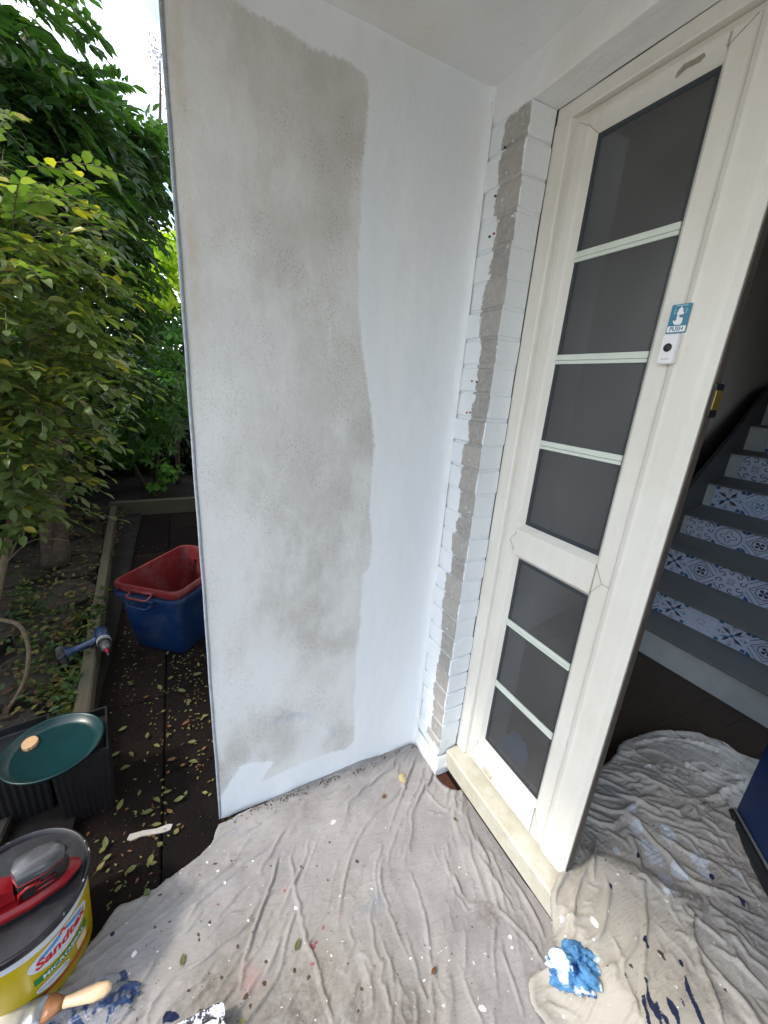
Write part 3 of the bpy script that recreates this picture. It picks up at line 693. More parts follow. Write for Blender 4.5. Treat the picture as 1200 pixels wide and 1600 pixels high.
# ---- navy front door standing open, hinged on the right
nd = empty('navy_front_door', (.78,.756,.13)); tag(nd, 'glossy navy blue front door standing open into the hall above the dust sheet', 'door')
ang = math.atan2(-.678, .735); Mx = Matrix.Translation((.78,.756,.14)) @ Matrix.Rotation(ang, 4, 'Z')
s = MB(); s.box(0, .92, 0, .044, .012, 1.90, 0, Mx, bev=.003); obj('door_panel', s, M['blue_door'], nd)
for z0, z1 in ((.22,.80),(.95,1.75)):
    s = MB()
    for a, b, c, d in ((.16,.76,z0,z0+.025),(.16,.76,z1-.025,z1),(.16,.185,z0+.025,z1-.025),(.735,.76,z0+.025,z1-.025)): s.box(a, b, -.008, .001, c, d, 0, Mx, bev=.003)
    obj('door_moulding', s, M['blue_door'], nd)
s = MB(); s.loft([[tuple(Mx @ Vector((x,y,z))) for y,z in ((-.002,.000),(-.022,.002),(-.022,.016),(-.012,.034),(-.002,.036))] for x in (-.004,.92)]); obj('weather_bar', s, M['blackmetal'], nd)
s = MB(); s.box(-.002, .92, -.0045, -.0022, .037, .047, 0, Mx); obj('weather_strip', s, M['greyleaf'], nd)

# ================================================================ DUST SHEETS
def fold(H, x, y, pl, h, w1, w2, crease=.5):
    pl = catmull(pl); P = np.array(pl); x0, y0 = P.min(0)-.09; x1, y1 = P.max(0)+.09
    m = (x > x0) & (x < x1) & (y > y0) & (y < y1)
    xs, ys = x[m], y[m]
    h, w1, w2 = h*.62, w1*.55, w2*.8
    wob = fbm(xs*11, ys*11, 3, int(abs(P[0,0])*977) % 89)*.012
    sd, t = line_sd(xs+wob, ys-wob, pl); env = np.clip(t/.12, 0, 1)*np.clip((1-t)/.15, 0, 1); env = env*env*(3-2*env)
    env = env*(.75+1.0*fbm(t*5, t*0+P[0,0]*31, 2, 4))
    pos = sd > 0
    prof = np.where(pos, np.exp(-(sd/w1)**1.6 if False else -np.abs(sd/w1)**1.35), np.exp(-np.abs(sd/w2)**1.8))
    dip = -crease*.45*np.exp(-((sd+w2*2.1)/(w2*1.1))**2)
    H[m] += h*env*(prof+dip)
def base_B(x, y):
    t = np.clip((y+.075)/.115, 0, 1); b = .118*t*t*(3-2*t)
    b = b + .045*np.exp(-(((x-.60)/.25)**2+((y-.72)/.30)**2)) - .006*np.clip((y-.2)/.1, 0, 1)
    return b
SPA = [((0.172,-0.427),0.006,0,1.5,1.9),((0.166,-0.791),0.004,0,1.2,2.6),((0.209,-0.774),0.004,0,1.1,0.3),((0.655,-0.087),0.0045,0,1.2,2.7),((0.728,-0.245),0.0055,0,1.6,0.6),((0.347,-0.602),0.004,0,1.4,2.9),((0.675,-0.097),0.003,0,1.3,1.6),((0.581,-0.300),0.003,0,1.0,2.8),((0.075,-0.911),0.003,0,1.8,2.1),((0.276,-0.997),0.006,0,1.2,2.8),((0.295,-0.945),0.003,0,1.3,1.9),((0.160,-0.751),0.001,2,1.3,1.9),((0.142,-0.797),0.0035,2,1.9,1.3),((0.224,-0.458),0.003,2,1.5,1.0),((0.256,-0.386),0.0025,2,1.0,0.6),((0.163,-0.943),0.004,2,1.4,1.2),((0.282,-0.821),0.004,2,1.1,2.1),((0.239,-0.952),0.004,2,1.0,0.7),((0.240,-0.918),0.003,2,1.3,1.5),((0.297,-0.850),0.003,2,1.8,0.4),((0.308,-0.849),0.003,2,1.3,0.3),((0.408,-0.804),0.004,2,1.3,0.6),((0.467,-0.758),0.006,2,1.3,1.7),((0.365,-0.762),0.004,2,1.5,0.3),((0.424,-0.700),0.004,2,1.1,1.3),((0.461,-0.709),0.004,2,1.5,2.3),((0.320,-0.498),0.003,2,1.1,0.3),((0.271,-0.516),0.003,2,1.1,1.3),((0.214,-0.644),0.003,2,1.3,2.7),((0.448,-0.584),0.006,3,1.4,1.2),((0.442,-0.572),0.004,3,1.3,2.4),((0.421,-0.545),0.0035,3,1.8,2.2),((0.479,-0.593),0.003,3,1.7,1.0),((0.249,-0.797),0.003,3,1.3,1.5),((0.293,-0.620),0.004,3,1.1,1.5),((0.429,-0.916),0.01,1,1.9,1.1),((0.491,-0.546),0.003,1,1.2,2.6),((0.208,-1.051),0.005,1,1.1,1.3),((0.184,-1.104),0.004,1,1.1,1.6),((0.087,-0.807),0.0018,0,1.5,2.3),((-0.045,-0.984),0.002,2,1.7,2.1),((0.653,-0.281),0.0015,2,1.6,2.3),((0.459,-0.712),0.0024,2,1.2,1.6),((0.447,-0.853),0.0024,2,1.8,1.3),((0.445,-0.130),0.0016,2,1.5,2.0),((0.269,-0.972),0.0021,2,1.4,2.8),((0.175,-0.798),0.0016,2,1.8,1.3),((0.378,-0.009),0.0016,2,1.3,2.6),((0.595,-0.168),0.0018,2,1.7,0.6),((0.295,-0.765),0.0015,2,1.3,0.5),((0.380,-0.061),0.0013,2,1.5,2.8),((0.484,-0.544),0.0022,0,1.8,2.9),((0.558,0.119),0.0018,0,1.4,1.8),((0.462,-0.388),0.0015,2,1.1,1.5),((0.471,-0.232),0.002,2,1.3,1.4),((-0.012,-0.969),0.0015,2,1.6,2.5),((0.363,-0.368),0.0017,0,1.9,2.9),((0.069,-0.735),0.0017,0,1.0,2.4),((0.748,-0.229),0.0022,2,1.4,1.8),((0.082,-1.055),0.0026,2,1.6,2.6),((0.711,-0.243),0.0022,0,1.5,2.5),((0.168,-0.743),0.0018,0,1.4,2.1),((0.340,-0.810),0.0014,2,1.5,0.4),((-0.072,-1.080),0.0014,2,1.0,0.7),((0.691,-0.023),0.0018,0,1.3,0.9),((0.246,-0.591),0.0013,0,1.3,1.3),((0.570,-0.309),0.0026,2,1.2,2.4),((0.196,-1.021),0.0015,0,1.6,0.1),((0.252,-0.938),0.0023,2,1.1,2.2),((0.365,-0.316),0.0015,2,1.2,1.4),((0.143,-0.584),0.0018,0,1.5,1.6),((0.463,-0.372),0.0015,0,1.1,0.6),((0.069,-1.042),0.0015,0,1.8,1.5),((0.523,-0.229),0.0016,2,1.2,2.9),((0.379,-0.997),0.002,2,1.5,1.0),((0.518,-0.681),0.0021,0,1.2,1.2),((0.222,-0.488),0.0015,2,1.1,2.3),((0.742,-0.218),0.0017,2,1.8,2.0),((0.615,-0.254),0.0023,2,1.6,1.8),((0.403,-0.849),0.0023,2,1.2,0.2),((0.760,-0.203),0.0013,2,1.9,2.7),((0.702,-0.091),0.0013,2,1.1,2.3),((0.425,-0.929),0.0021,0,1.1,2.1),((0.663,-0.192),0.0019,2,1.0,2.2),((0.675,-0.364),0.0015,0,1.3,2.8),((0.105,-0.838),0.0021,2,1.7,2.2),((0.364,-0.941),0.0023,0,1.1,0.4),((0.575,-0.542),0.0015,2,1.8,1.3),((0.484,-0.746),0.0023,2,1.7,1.5),((0.605,-0.072),0.0013,2,1.3,2.1),((0.261,-0.947),0.0016,0,1.2,0.1),((-0.032,-1.040),0.0024,0,1.6,1.6),((0.250,-0.749),0.0013,2,1.8,1.4),((0.261,-0.556),0.0026,2,1.4,2.8),((0.285,-0.823),0.0026,0,1.4,2.6),((0.386,-0.974),0.0023,2,1.2,1.7),((0.397,-0.522),0.0024,2,1.2,2.1),((0.369,-0.984),0.0015,2,1.3,2.1),((0.626,-0.068),0.0014,2,1.7,2.1),((0.409,-0.894),0.0014,0,1.1,1.5),((0.472,-0.748),0.0016,0,1.2,2.8),((0.299,-0.185),0.0016,2,1.1,2.3),((0.353,-0.946),0.002,2,1.6,0.4),((0.086,-0.993),0.0024,2,1.2,2.4),((0.128,-0.818),0.0024,0,1.5,0.2),((0.545,-0.376),0.0016,2,1.7,2.4),((0.583,-0.255),0.0025,2,1.0,1.5),((0.600,-0.261),0.0018,0,1.6,1.9),((0.341,-0.809),0.0026,2,1.0,0.8),((0.019,-0.930),0.0014,2,1.2,2.3),((0.423,-0.885),0.0017,2,1.1,0.8),((0.623,-0.268),0.0024,0,1.4,1.6),((0.529,-0.684),0.0015,2,1.2,0.3),((0.243,-0.713),0.0012,0,1.3,2.4),((0.523,-0.552),0.0013,2,1.7,1.8),((0.708,-0.312),0.0014,2,1.7,2.9),((0.712,-0.062),0.0026,0,1.7,2.5),((0.692,-0.359),0.0014,2,1.4,0.7),((0.589,-0.402),0.0021,2,1.9,0.5),((0.655,-0.210),0.0024,0,1.7,2.8),((0.681,-0.168),0.0016,0,1.2,1.6),((0.554,-0.287),0.0019,2,1.8,1.0),((0.583,-0.078),0.0018,2,1.5,2.4),((0.275,-0.767),0.0012,0,1.5,1.3),((0.603,-0.098),0.002,2,1.7,1.1),((0.324,-0.635),0.0012,2,1.9,3.0),((0.402,-0.982),0.0026,2,1.7,0.2),((0.391,-0.398),0.0013,2,1.4,0.8),((0.465,-0.579),0.0019,2,1.1,2.1),((0.411,-0.143),0.0015,2,1.2,1.3),((-0.004,-0.931),0.0018,2,1.9,1.8),((0.525,-0.359),0.0025,2,1.6,2.1),((0.058,-1.057),0.0023,0,1.4,0.8),((0.104,-1.039),0.0014,0,1.7,0.3),((0.654,-0.171),0.0021,0,1.3,0.0),((0.587,-0.328),0.0025,0,1.3,2.7),((0.519,-0.509),0.0022,2,1.6,1.4),((0.213,-0.904),0.0015,2,1.0,0.7),((0.203,-0.496),0.0014,2,1.2,1.6),((0.441,-0.534),0.0016,2,1.2,2.1),((0.285,-0.718),0.0018,0,1.4,1.2),((0.384,-0.785),0.0016,0,1.3,0.6),((0.015,-0.986),0.0021,0,1.6,2.2),((0.313,-0.827),0.0019,2,1.5,2.3),((0.399,-0.878),0.0026,2,1.5,2.2),((0.180,-0.691),0.0019,0,1.8,1.6),((0.284,-0.952),0.0025,2,1.3,2.3),((0.732,-0.166),0.0018,0,1.9,0.2),((0.465,-0.110),0.002,2,1.3,2.1),((0.475,-0.768),0.0021,2,1.4,2.4),((0.397,-0.083),0.0015,2,1.2,1.3),((0.661,-0.170),0.0022,2,1.4,0.1),((0.322,-0.730),0.0025,0,1.7,0.4),((0.017,-0.877),0.0019,2,1.4,0.8),((0.317,-0.195),0.0021,2,1.2,2.2),((0.685,-0.328),0.0022,0,1.9,1.6),((0.559,-0.583),0.0024,0,1.3,1.7),((0.073,-0.999),0.0016,0,1.7,0.5),((0.750,-0.238),0.0012,0,1.3,2.7),((0.158,-0.839),0.0022,2,1.6,0.5),((0.499,-0.144),0.0017,2,1.4,2.1),((0.216,-0.612),0.0019,0,1.5,2.7),((0.660,-0.346),0.0016,2,1.6,1.9),((0.630,-0.279),0.0018,0,1.2,2.3),((0.272,-0.843),0.0018,2,1.4,0.8),((0.490,-0.747),0.0025,2,1.2,2.5),((0.382,-0.740),0.0016,2,1.8,0.3),((0.175,-0.977),0.0021,0,1.8,2.9),((0.396,-0.387),0.0025,0,1.7,0.8),((0.550,-0.450),0.0025,2,1.4,2.8),((0.630,-0.432),0.0019,0,1.7,0.2),((0.261,-0.272),0.002,0,1.3,1.6),((0.131,-0.891),0.0024,0,1.8,2.7),((0.496,-0.171),0.0024,2,1.4,2.7),((0.631,-0.442),0.0013,0,1.8,0.8),((0.694,-0.177),0.0023,0,1.2,1.0),((0.408,-0.301),0.002,2,1.5,0.5),((0.625,-0.346),0.0024,0,1.8,1.7),((0.118,-0.885),0.0025,0,1.2,0.3),((0.662,-0.431),0.0013,2,1.4,1.8),((0.578,-0.358),0.0024,0,1.4,2.2),((0.684,-0.241),0.0017,2,1.9,1.3),((0.457,-0.501),0.0017,2,1.4,1.9),((0.669,-0.241),0.0013,0,1.5,2.8),((0.257,-0.677),0.0017,0,1.6,1.4),((0.694,-0.117),0.0017,2,1.2,2.5),((0.663,-0.403),0.0015,2,1.8,2.0),((0.283,-0.874),0.0012,0,1.1,2.1),((0.401,-0.872),0.0022,2,1.5,2.2),((0.195,-0.474),0.0016,2,1.5,0.6),((0.448,-0.898),0.0021,2,1.9,2.1),((0.326,-0.692),0.0014,0,1.5,2.4),((0.672,-0.367),0.0022,0,1.2,1.4),((0.133,-0.949),0.002,0,1.5,0.2),((0.574,-0.615),0.0019,0,1.7,1.4),((0.485,-0.102),0.0017,0,1.5,2.5),((0.317,-0.171),0.0018,2,1.1,0.7),((-0.004,-0.924),0.0015,2,1.3,0.2),((0.388,-0.831),0.002,2,1.2,2.7),((0.187,-0.888),0.0021,2,1.8,0.9),((0.524,-0.387),0.0017,2,1.4,0.5),((0.355,-0.721),0.002,2,1.6,0.7),((0.576,-0.520),0.0019,0,1.4,0.8),((0.273,-0.984),0.0015,0,1.3,0.4),((0.338,-0.916),0.002,0,1.8,1.3),((0.373,-0.479),0.0025,0,1.2,1.4),((0.596,-0.261),0.002,2,1.6,1.8),((0.395,-0.370),0.0024,2,1.1,2.9),((0.267,-0.849),0.0016,0,1.0,1.0),((0.534,-0.053),0.0018,0,1.3,2.2),((0.387,-0.714),0.0025,2,1.1,1.8),((0.183,-0.991),0.0013,2,1.1,1.1),((0.360,-0.088),0.0015,0,1.6,2.2),((0.459,-0.110),0.0025,0,1.1,1.5),((0.476,0.209),0.0012,2,1.1,2.8),((0.438,-0.527),0.0013,2,1.6,1.5),((0.548,-0.424),0.0021,2,1.6,0.6),((0.319,-0.226),0.0013,0,1.7,1.0),((0.214,-0.567),0.0013,2,1.8,2.4),((0.260,-0.719),0.0016,2,1.8,2.9),((0.491,-0.466),0.0021,2,1.4,2.4),((0.517,0.082),0.0023,2,1.6,2.5),((0.584,-0.438),0.002,0,1.1,0.5),((0.445,-0.523),0.0015,2,1.6,2.8),((0.563,-0.642),0.0026,2,1.2,1.2),((0.471,-0.509),0.002,0,1.5,0.9),((0.341,-0.799),0.002,2,1.8,2.4),((0.630,-0.030),0.0017,2,1.5,1.0),((0.435,-0.901),0.0024,0,1.5,0.7)]
SPB = [((0.760,0.084),0.009,0,1.2,2.8),((0.719,0.015),0.005,0,1.5,2.7),((0.767,0.139),0.003,0,1.5,2.0),((0.744,0.002),0.003,0,1.0,1.5),((0.556,0.650),0.008,0,2.0,1.3),((0.926,0.323),0.003,0,1.0,1.2),((0.847,0.169),0.0075,1,1.5,-0.6),((0.900,0.085),0.005,1,5.0,-0.7),((0.920,0.070),0.006,1,4.5,-0.6),((0.919,0.045),0.006,1,5.0,-0.7),((0.936,0.068),0.005,1,4.0,-0.9),((0.943,0.106),0.007,1,2.2,-0.8),((0.956,0.100),0.006,1,3.0,-0.8),((0.948,0.072),0.006,1,2.0,-0.6),((0.938,0.179),0.006,1,2.5,-0.7),((0.951,0.168),0.004,1,4.0,-0.8),((0.971,0.156),0.005,1,4.0,-0.8),((0.984,0.145),0.005,1,3.0,-0.6),((0.951,0.137),0.0025,1,4.0,-0.7),((0.731,0.197),0.005,1,1.6,-0.7),((0.712,0.349),0.004,1,2.5,-0.8),((0.844,0.484),0.006,1,1.4,-0.8),((0.910,0.497),0.007,1,1.5,-0.7),((0.908,0.207),0.004,1,2.0,-0.9),((0.858,0.091),0.004,2,1.0,2.0),((0.862,0.062),0.003,2,2.0,2.5),((0.878,0.182),0.005,2,2.3,3.0),((0.804,0.171),0.002,2,1.0,1.6),((0.712,0.293),0.0025,0,1.0,1.8),((0.707,0.495),0.002,0,1.7,3.0),((0.547,0.420),0.0013,0,1.1,2.4),((0.504,0.409),0.003,0,1.2,2.6),((0.863,0.023),0.0013,0,1.3,1.6),((0.722,0.238),0.0025,0,1.5,0.4),((0.938,0.533),0.0029,0,1.1,2.5),((0.823,-0.072),0.0024,0,1.8,0.3),((0.830,0.147),0.0024,0,1.7,2.1),((0.949,0.291),0.002,0,1.5,0.9),((0.770,0.345),0.0028,2,1.3,2.4),((0.524,0.289),0.0024,0,1.4,1.9),((0.863,0.037),0.0018,0,1.3,1.5),((0.801,0.892),0.002,0,1.1,1.4),((0.683,0.240),0.0025,2,1.7,0.9),((0.629,0.554),0.0014,0,1.7,3.0),((0.851,0.631),0.0014,0,1.6,1.7),((0.982,0.430),0.0015,0,1.3,2.9),((0.759,0.672),0.0017,2,1.7,0.4),((0.980,0.256),0.0027,2,1.4,0.1),((0.685,0.472),0.0028,2,2.0,0.5),((0.667,0.263),0.002,2,1.5,1.0),((0.813,0.737),0.0018,0,1.3,3.0),((0.757,0.758),0.0022,2,1.3,0.4),((0.640,0.235),0.0016,0,1.2,1.6),((0.664,1.105),0.0015,0,1.5,2.6),((0.839,0.279),0.0018,2,1.5,0.9),((0.725,0.029),0.0016,0,2.0,0.9),((0.648,0.152),0.0015,0,1.1,0.6),((0.783,0.674),0.0013,0,2.0,0.2),((0.734,0.726),0.0025,2,1.4,1.7),((0.682,1.164),0.0019,0,1.9,1.7),((0.587,0.566),0.0027,0,1.3,0.6),((0.709,0.941),0.0014,2,1.4,1.7),((0.718,0.716),0.0018,0,1.8,1.5),((0.927,0.153),0.0021,0,1.8,2.1),((0.760,0.353),0.0021,0,1.7,0.7),((0.915,0.033),0.0017,2,1.5,0.7),((0.637,0.171),0.0023,0,1.8,2.6),((0.814,0.001),0.0022,0,1.9,2.1),((0.785,0.458),0.0017,2,1.5,2.3),((0.584,0.375),0.0013,0,1.2,1.0),((0.879,0.232),0.0014,0,1.6,1.7),((0.719,0.739),0.0027,0,1.1,1.1),((0.914,0.125),0.002,0,1.2,2.0),((0.533,0.541),0.0027,0,1.7,2.9),((0.787,0.047),0.0028,0,1.6,1.5),((0.950,0.117),0.0016,0,1.9,1.4),((0.769,0.476),0.0028,2,1.0,2.1),((0.832,0.036),0.0017,2,2.0,1.5),((0.628,0.693),0.0026,0,1.2,1.1),((0.820,0.299),0.0026,0,2.0,0.1),((0.914,0.570),0.0015,2,1.6,2.5),((0.970,0.255),0.0022,0,1.3,1.5),((0.877,0.176),0.0029,0,1.7,2.5),((0.672,0.260),0.0019,0,2.0,1.0),((0.526,0.526),0.0019,0,1.1,2.7),((0.738,0.272),0.0028,2,1.8,2.4),((0.737,0.131),0.0015,2,2.0,0.7),((0.923,0.261),0.0021,0,1.9,2.3)]
def spots(x, y, lst, seed):
    """max signed distance to irregular blots, one field per colour: 0 white, 1 navy, 2 brown/black, 3 red"""
    out = [np.full(x.shape, -1.0) for _ in range(4)]
    for (cx, cy), r, c, asp, an in lst:
        m = (np.abs(x-cx) < r*asp*2+.01) & (np.abs(y-cy) < r*asp*2+.01)
        if not m.any(): continue
        dx, dy = x[m]-cx, y[m]-cy; ca, sa = cos(an), sin(an); u = (dx*ca+dy*sa)/asp; v = -dx*sa+dy*ca
        d = r*(1+.9*fbm(dx/r*.9+cx*99, dy/r*.9+cy*77, 3, seed)) - np.hypot(u, v)
        o = out[c]; o[m] = np.maximum(o[m], d)
    return out
def relax(X, Y, H, ffn, ex, ang, iters, g=1.5e-5, bend=.11, fr=.35):
    """lets a sheet with a little too much cloth buckle and settle on its floor"""
    P = np.stack([X, Y, H], 2).astype(np.float32); ca, sa = np.cos(ang), np.sin(ang); fl = ffn(X, Y).astype(np.float32)
    cons = []
    for di, dj, st in ((1,0,.9),(0,1,.9),(1,1,.35),(1,-1,.35),(2,0,bend),(0,2,bend)):
        nx, ny = X.shape
        for ph in range(2 if abs(di)+abs(dj) != 2 or di*dj != 0 else 4):
            if di: i0 = np.arange(ph, nx-di, 2 if di == 1 else 4); j0 = np.arange(max(0, -dj), ny-max(0, dj)) if dj else np.arange(ny)
            else: i0 = np.arange(nx); j0 = np.arange(ph, ny-dj, 2 if dj == 1 else 4)
            if di == 2: i0 = np.arange(ph, nx-2, 4)
            if dj == 2: j0 = np.arange(ph, ny-2, 4)
            if di: a = (slice(i0[0], i0[-1]+1, i0[1]-i0[0]), slice(j0[0], j0[-1]+1)); b = (slice(i0[0]+di, i0[-1]+1+di, i0[1]-i0[0]), slice(j0[0]+dj, j0[-1]+1+dj))
            else: a = (slice(0, nx), slice(j0[0], j0[-1]+1, j0[1]-j0[0])); b = (slice(0, nx), slice(j0[0]+dj, j0[-1]+1+dj, j0[1]-j0[0]))
            d = P[b]-P[a]; L = np.sqrt((d**2).sum(2)); e = ((d[...,0]*ca[a]+d[...,1]*sa[a])/L)**2
            cons.append((a, b, (L*(1+ex[a]*(e+.12))).astype(np.float32), st, abs(di) == 2 or abs(dj) == 2))
    V = np.zeros_like(P)
    for it in range(iters):
        old = P.copy(); P += V*.86; P[...,2] -= g
        for a, b, L, st, be in cons:
            pa, pb = P[a], P[b]; d = pb-pa; l = np.sqrt((d**2).sum(2))+1e-9; c = (l-L)/l*.5*st
            if be: c = np.minimum(c, 0)
            d *= c[...,None]; P[a] = pa+d; P[b] = pb-d
        if it % 6 == 5: fl = ffn(P[...,0], P[...,1]).astype(np.float32)
        low = P[...,2] < fl
        P[...,2] = np.where(low, fl, P[...,2]); k = np.where(low, fr, 0)[...,None]
        P[...,:2] = P[...,:2]*(1-k)+old[...,:2]*k
        V = P-old; np.clip(V, -.002, .002, out=V)
    return P[...,0].astype(float), P[...,1].astype(float), P[...,2].astype(float)
def cloth(name, outline, folds, spotlist, stains, base, mat, res, label, wr, seed, exf, under, lift=.003, iters=120):
    O = np.array(catmull(outline+[outline[0]], 4)[:-1]); x0, y0 = O.min(0)-.01; x1, y1 = O.max(0)+.01
    nx, ny = int((x1-x0)/res), int((y1-y0)/res)
    A, B = np.meshgrid(np.linspace(x0,x1,nx), np.linspace(y0,y1,ny), indexing='ij')
    SD = poly_sd(A, B, O) + fbm(A*22, B*22, 3, seed+5)*.016
    gx, gy = np.gradient(SD, (x1-x0)/(nx-1), (y1-y0)/(ny-1)); gn = np.hypot(gx, gy)+1e-6
    keep = SD > -res*.75; snap = np.abs(SD) < res*.8
    X = np.where(snap & (SD < res*.3), A-gx/gn*SD*.9, A); Y = np.where(snap & (SD < res*.3), B-gy/gn*SD*.9, B)
    H = np.zeros(A.shape)
    for f in folds: fold(H, A, B, *f)
    H += wr(A, B)
    H = np.maximum(H, 0)
    B0 = base(A, B); ex, an = exf(A, B, H); ffn = lambda a, b: base(a, b) + np.maximum(under(a, b), 0)
    Xs, Ys, Zs = relax(A, B, B0+H, ffn, ex, an, iters); B0 = base(Xs, Ys)
    Xs = Xs + (X-A); Ys = Ys + (Y-B)
    edge = np.clip((SD+.002)/.020, 0, 1); edge = edge*(2-edge)
    Z = B0 + lift + (Zs-B0)*edge + .0022*np.exp(-((SD-.008)/.006)**2)
    X, Y = Xs, Ys
    I = np.arange(nx*ny).reshape(nx, ny); k = keep
    F = np.stack([I[:-1,:-1].ravel(), I[1:,:-1].ravel(), I[1:,1:].ravel(), I[:-1,1:].ravel()], 1)
    F = F[k.ravel()[F].all(1)]
    used = np.zeros(nx*ny, bool); used[F.ravel()] = True; remap = np.cumsum(used)-1
    V = np.stack([X.ravel(), Y.ravel(), Z.ravel()], 1)[used]; F = remap[F]
    org = np.array([O[:,0].mean(), O[:,1].mean(), 0.0])
    me = bpy.data.meshes.new(name); me.from_pydata((V-org).tolist(), [], F.tolist()); me.materials.append(mat)
    sp = spots(A, B, spotlist, seed); AT = {'sp0': sp[0], 'sp1': sp[1], 'sp2': sp[2], 'sp3': sp[3]}
    for nm, lst in stains.items():
        d = np.zeros(A.shape)
        for (cx, cy), r, k_ in lst: d = np.maximum(d, k_*np.exp(-((A-cx)**2+(B-cy)**2)/r**2))
        AT[nm] = d
    for kk, arr in AT.items():
        at = me.attributes.new(kk, 'FLOAT', 'POINT'); at.data.foreach_set('value', arr.ravel()[used].astype(np.float32))
    smooth(me); me.update(); o = link(name, me, None, Vector(org))
    md = o.modifiers.new('thickness', 'SOLIDIFY'); md.thickness = .0022; md.offset = -1
    tag(o, label, 'dust sheet'); return o
def clothmat(name, c1, c2, warm, dirtc, speck):
    m = Mat(name, .92, .1)
    c = m.mix(m.ramp(m.noise(6, detail=6, rough=.6), (.35, 0), (.65, 1)), c1, c2)
    c = m.mix(m.math('MULTIPLY', m.attr('warm'), .8), c, warm)
    gr = m.math('MULTIPLY', m.attr('grime'), m.ramp(m.noise(45, detail=8, rough=.8), (.38, 0), (.62, 1)))
    c = m.mix(gr, c, dirtc)
    c = m.mix(m.math('MULTIPLY', m.attr('pink'), .5), c, (.32, .17, .17))
    c = m.mix(m.math('MULTIPLY', m.attr('bluestain'), .6), c, (.17, .20, .25))
    ps = m.math('ADD', m.attr('paint'), m.math('MULTIPLY', m.math('SUBTRACT', m.noise(38, detail=7, rough=.7), .5), 1.4))
    c = m.mix(m.ramp(ps, (.46, 0), (.54, .85)), c, (.46, .51, .57))
    # scattered crumbs and drips
    v = m.voro(48); r1 = m.voro(48, out='Color')
    sm = m.sep(r1)
    rad = m.math('MULTIPLY', sm[0], .13)
    dotm = m.math('LESS_THAN', v, m.math('SUBTRACT', rad, .012 if speck else .05))
    dotm = m.math('MULTIPLY', dotm, m.math('GREATER_THAN', m.math('ADD', sm[1], m.math('MULTIPLY', m.noise(3.5), .5)), .86))
    c = m.mix(m.math('MULTIPLY', dotm, .85), c, m.mix(m.math('GREATER_THAN', sm[2], .72), (.09, .065, .045), (.70, .72, .74)))
    v2 = m.voro(120); s2 = m.sep(m.voro(120, out='Color'))
    d2 = m.math('MULTIPLY', m.math('LESS_THAN', v2, m.math('MULTIPLY', s2[0], .2)), m.math('GREATER_THAN', m.math('ADD', s2[1], m.math('MULTIPLY', m.noise(5), .4)), 1.02))
    c = m.mix(m.math('MULTIPLY', d2, .7), c, m.mix(m.math('GREATER_THAN', s2[2], .6), (.15, .12, .09), (.68, .69, .70)))
    for a_, cc in (('sp0', (.74,.76,.78)), ('sp1', (.012,.018,.055)), ('sp2', (.07,.045,.028)), ('sp3', (.22,.07,.075))):
        f = m.ramp(m.math('ADD', m.math('MULTIPLY', m.math('ADD', m.attr(a_), m.math('MULTIPLY', m.math('SUBTRACT', m.noise(170, detail=4), .5), .003)), 20), .5), (.49, 0), (.51, 1))
        c = m.mix(f, c, cc)
    m.col(c)
    wx = m.n.new('ShaderNodeTexWave'); wx.inputs['Scale'].default_value = 420; wx.bands_direction = 'X'; m.l.new(m.map(m.wpos(), (1,1,1), (0,0,.5)), wx.inputs['Vector'])
    wy = m.n.new('ShaderNodeTexWave'); wy.inputs['Scale'].default_value = 420; wy.bands_direction = 'Y'; m.l.new(m.map(m.wpos(), (1,1,1), (0,0,.5)), wy.inputs['Vector'])
    m.bump(m.math('MAXIMUM', wx.outputs[1], wy.outputs[1]), .25, .0008)
    for sc_, an_, dd in ((9, .5, .010), (17, -.9, .006), (26, 1.6, .004)):
        nz_ = m.noise(sc_, m.map(m.wpos(), (2.2,.7,1), (0,0,an_)), 3, .5, .6)
        m.bump(m.math('SUBTRACT', 1, m.math('MINIMUM', m.math('MULTIPLY', m.math('ABSOLUTE', m.math('SUBTRACT', nz_, .5)), 9), 1)), .17, dd)
    m.bump(m.noise(42, m.map(m.wpos(), (1,1,1)), 6, .65), .30, .003)
    m.bump(m.noise(200, detail=4), .15, .0008)
    m.b.inputs['Sheen Weight'].default_value = .15
    return m.m
M['clothA'] = clothmat('lilac_grey_dust_sheet', (.235,.225,.228), (.30,.288,.288), (.24,.225,.19), (.10,.085,.062), True)
M['clothB'] = clothmat('beige_grey_dust_sheet', (.33,.312,.285), (.43,.408,.375), (.35,.33,.285), (.13,.115,.095), False)
RADC = (-.15, .18)
def ridge(u, v, seed, p=2.0):
    n = 2*(fbm(u, v, 2, seed)); return np.clip(1-np.abs(n)*2.1, 0, 1)**p
def wrA(x, y):
    th = np.arctan2(y-RADC[1], x-RADC[0]); r = np.hypot(x-RADC[0], y-RADC[1])
    w = fbm(x*2.4, y*2.4, 3, 12); th = th + w*.5; r2 = r + fbm(x*3, y*3, 3, 13)*.2
    loc = np.clip(.30+1.9*fbm(x*2.7, y*2.7, 3, 34), .05, 1)
    h = fbm(th*9, r2*2.0, 4, 31)*.016 + ridge(th*7+3, r2*1.3, 33, 3)*.009*loc + ridge(th*15, r2*2.6, 36, 3)*.0045*(1.1-loc)
    h = h + ridge(x*9+w*3, y*5+w*2, 37, 4)*.004*loc + ridge(x*16+y*9, y*13-x*6, 38, 3)*.0022*loc
    return h + fbm(x*38, y*38, 3, 35)*.0015 + .003
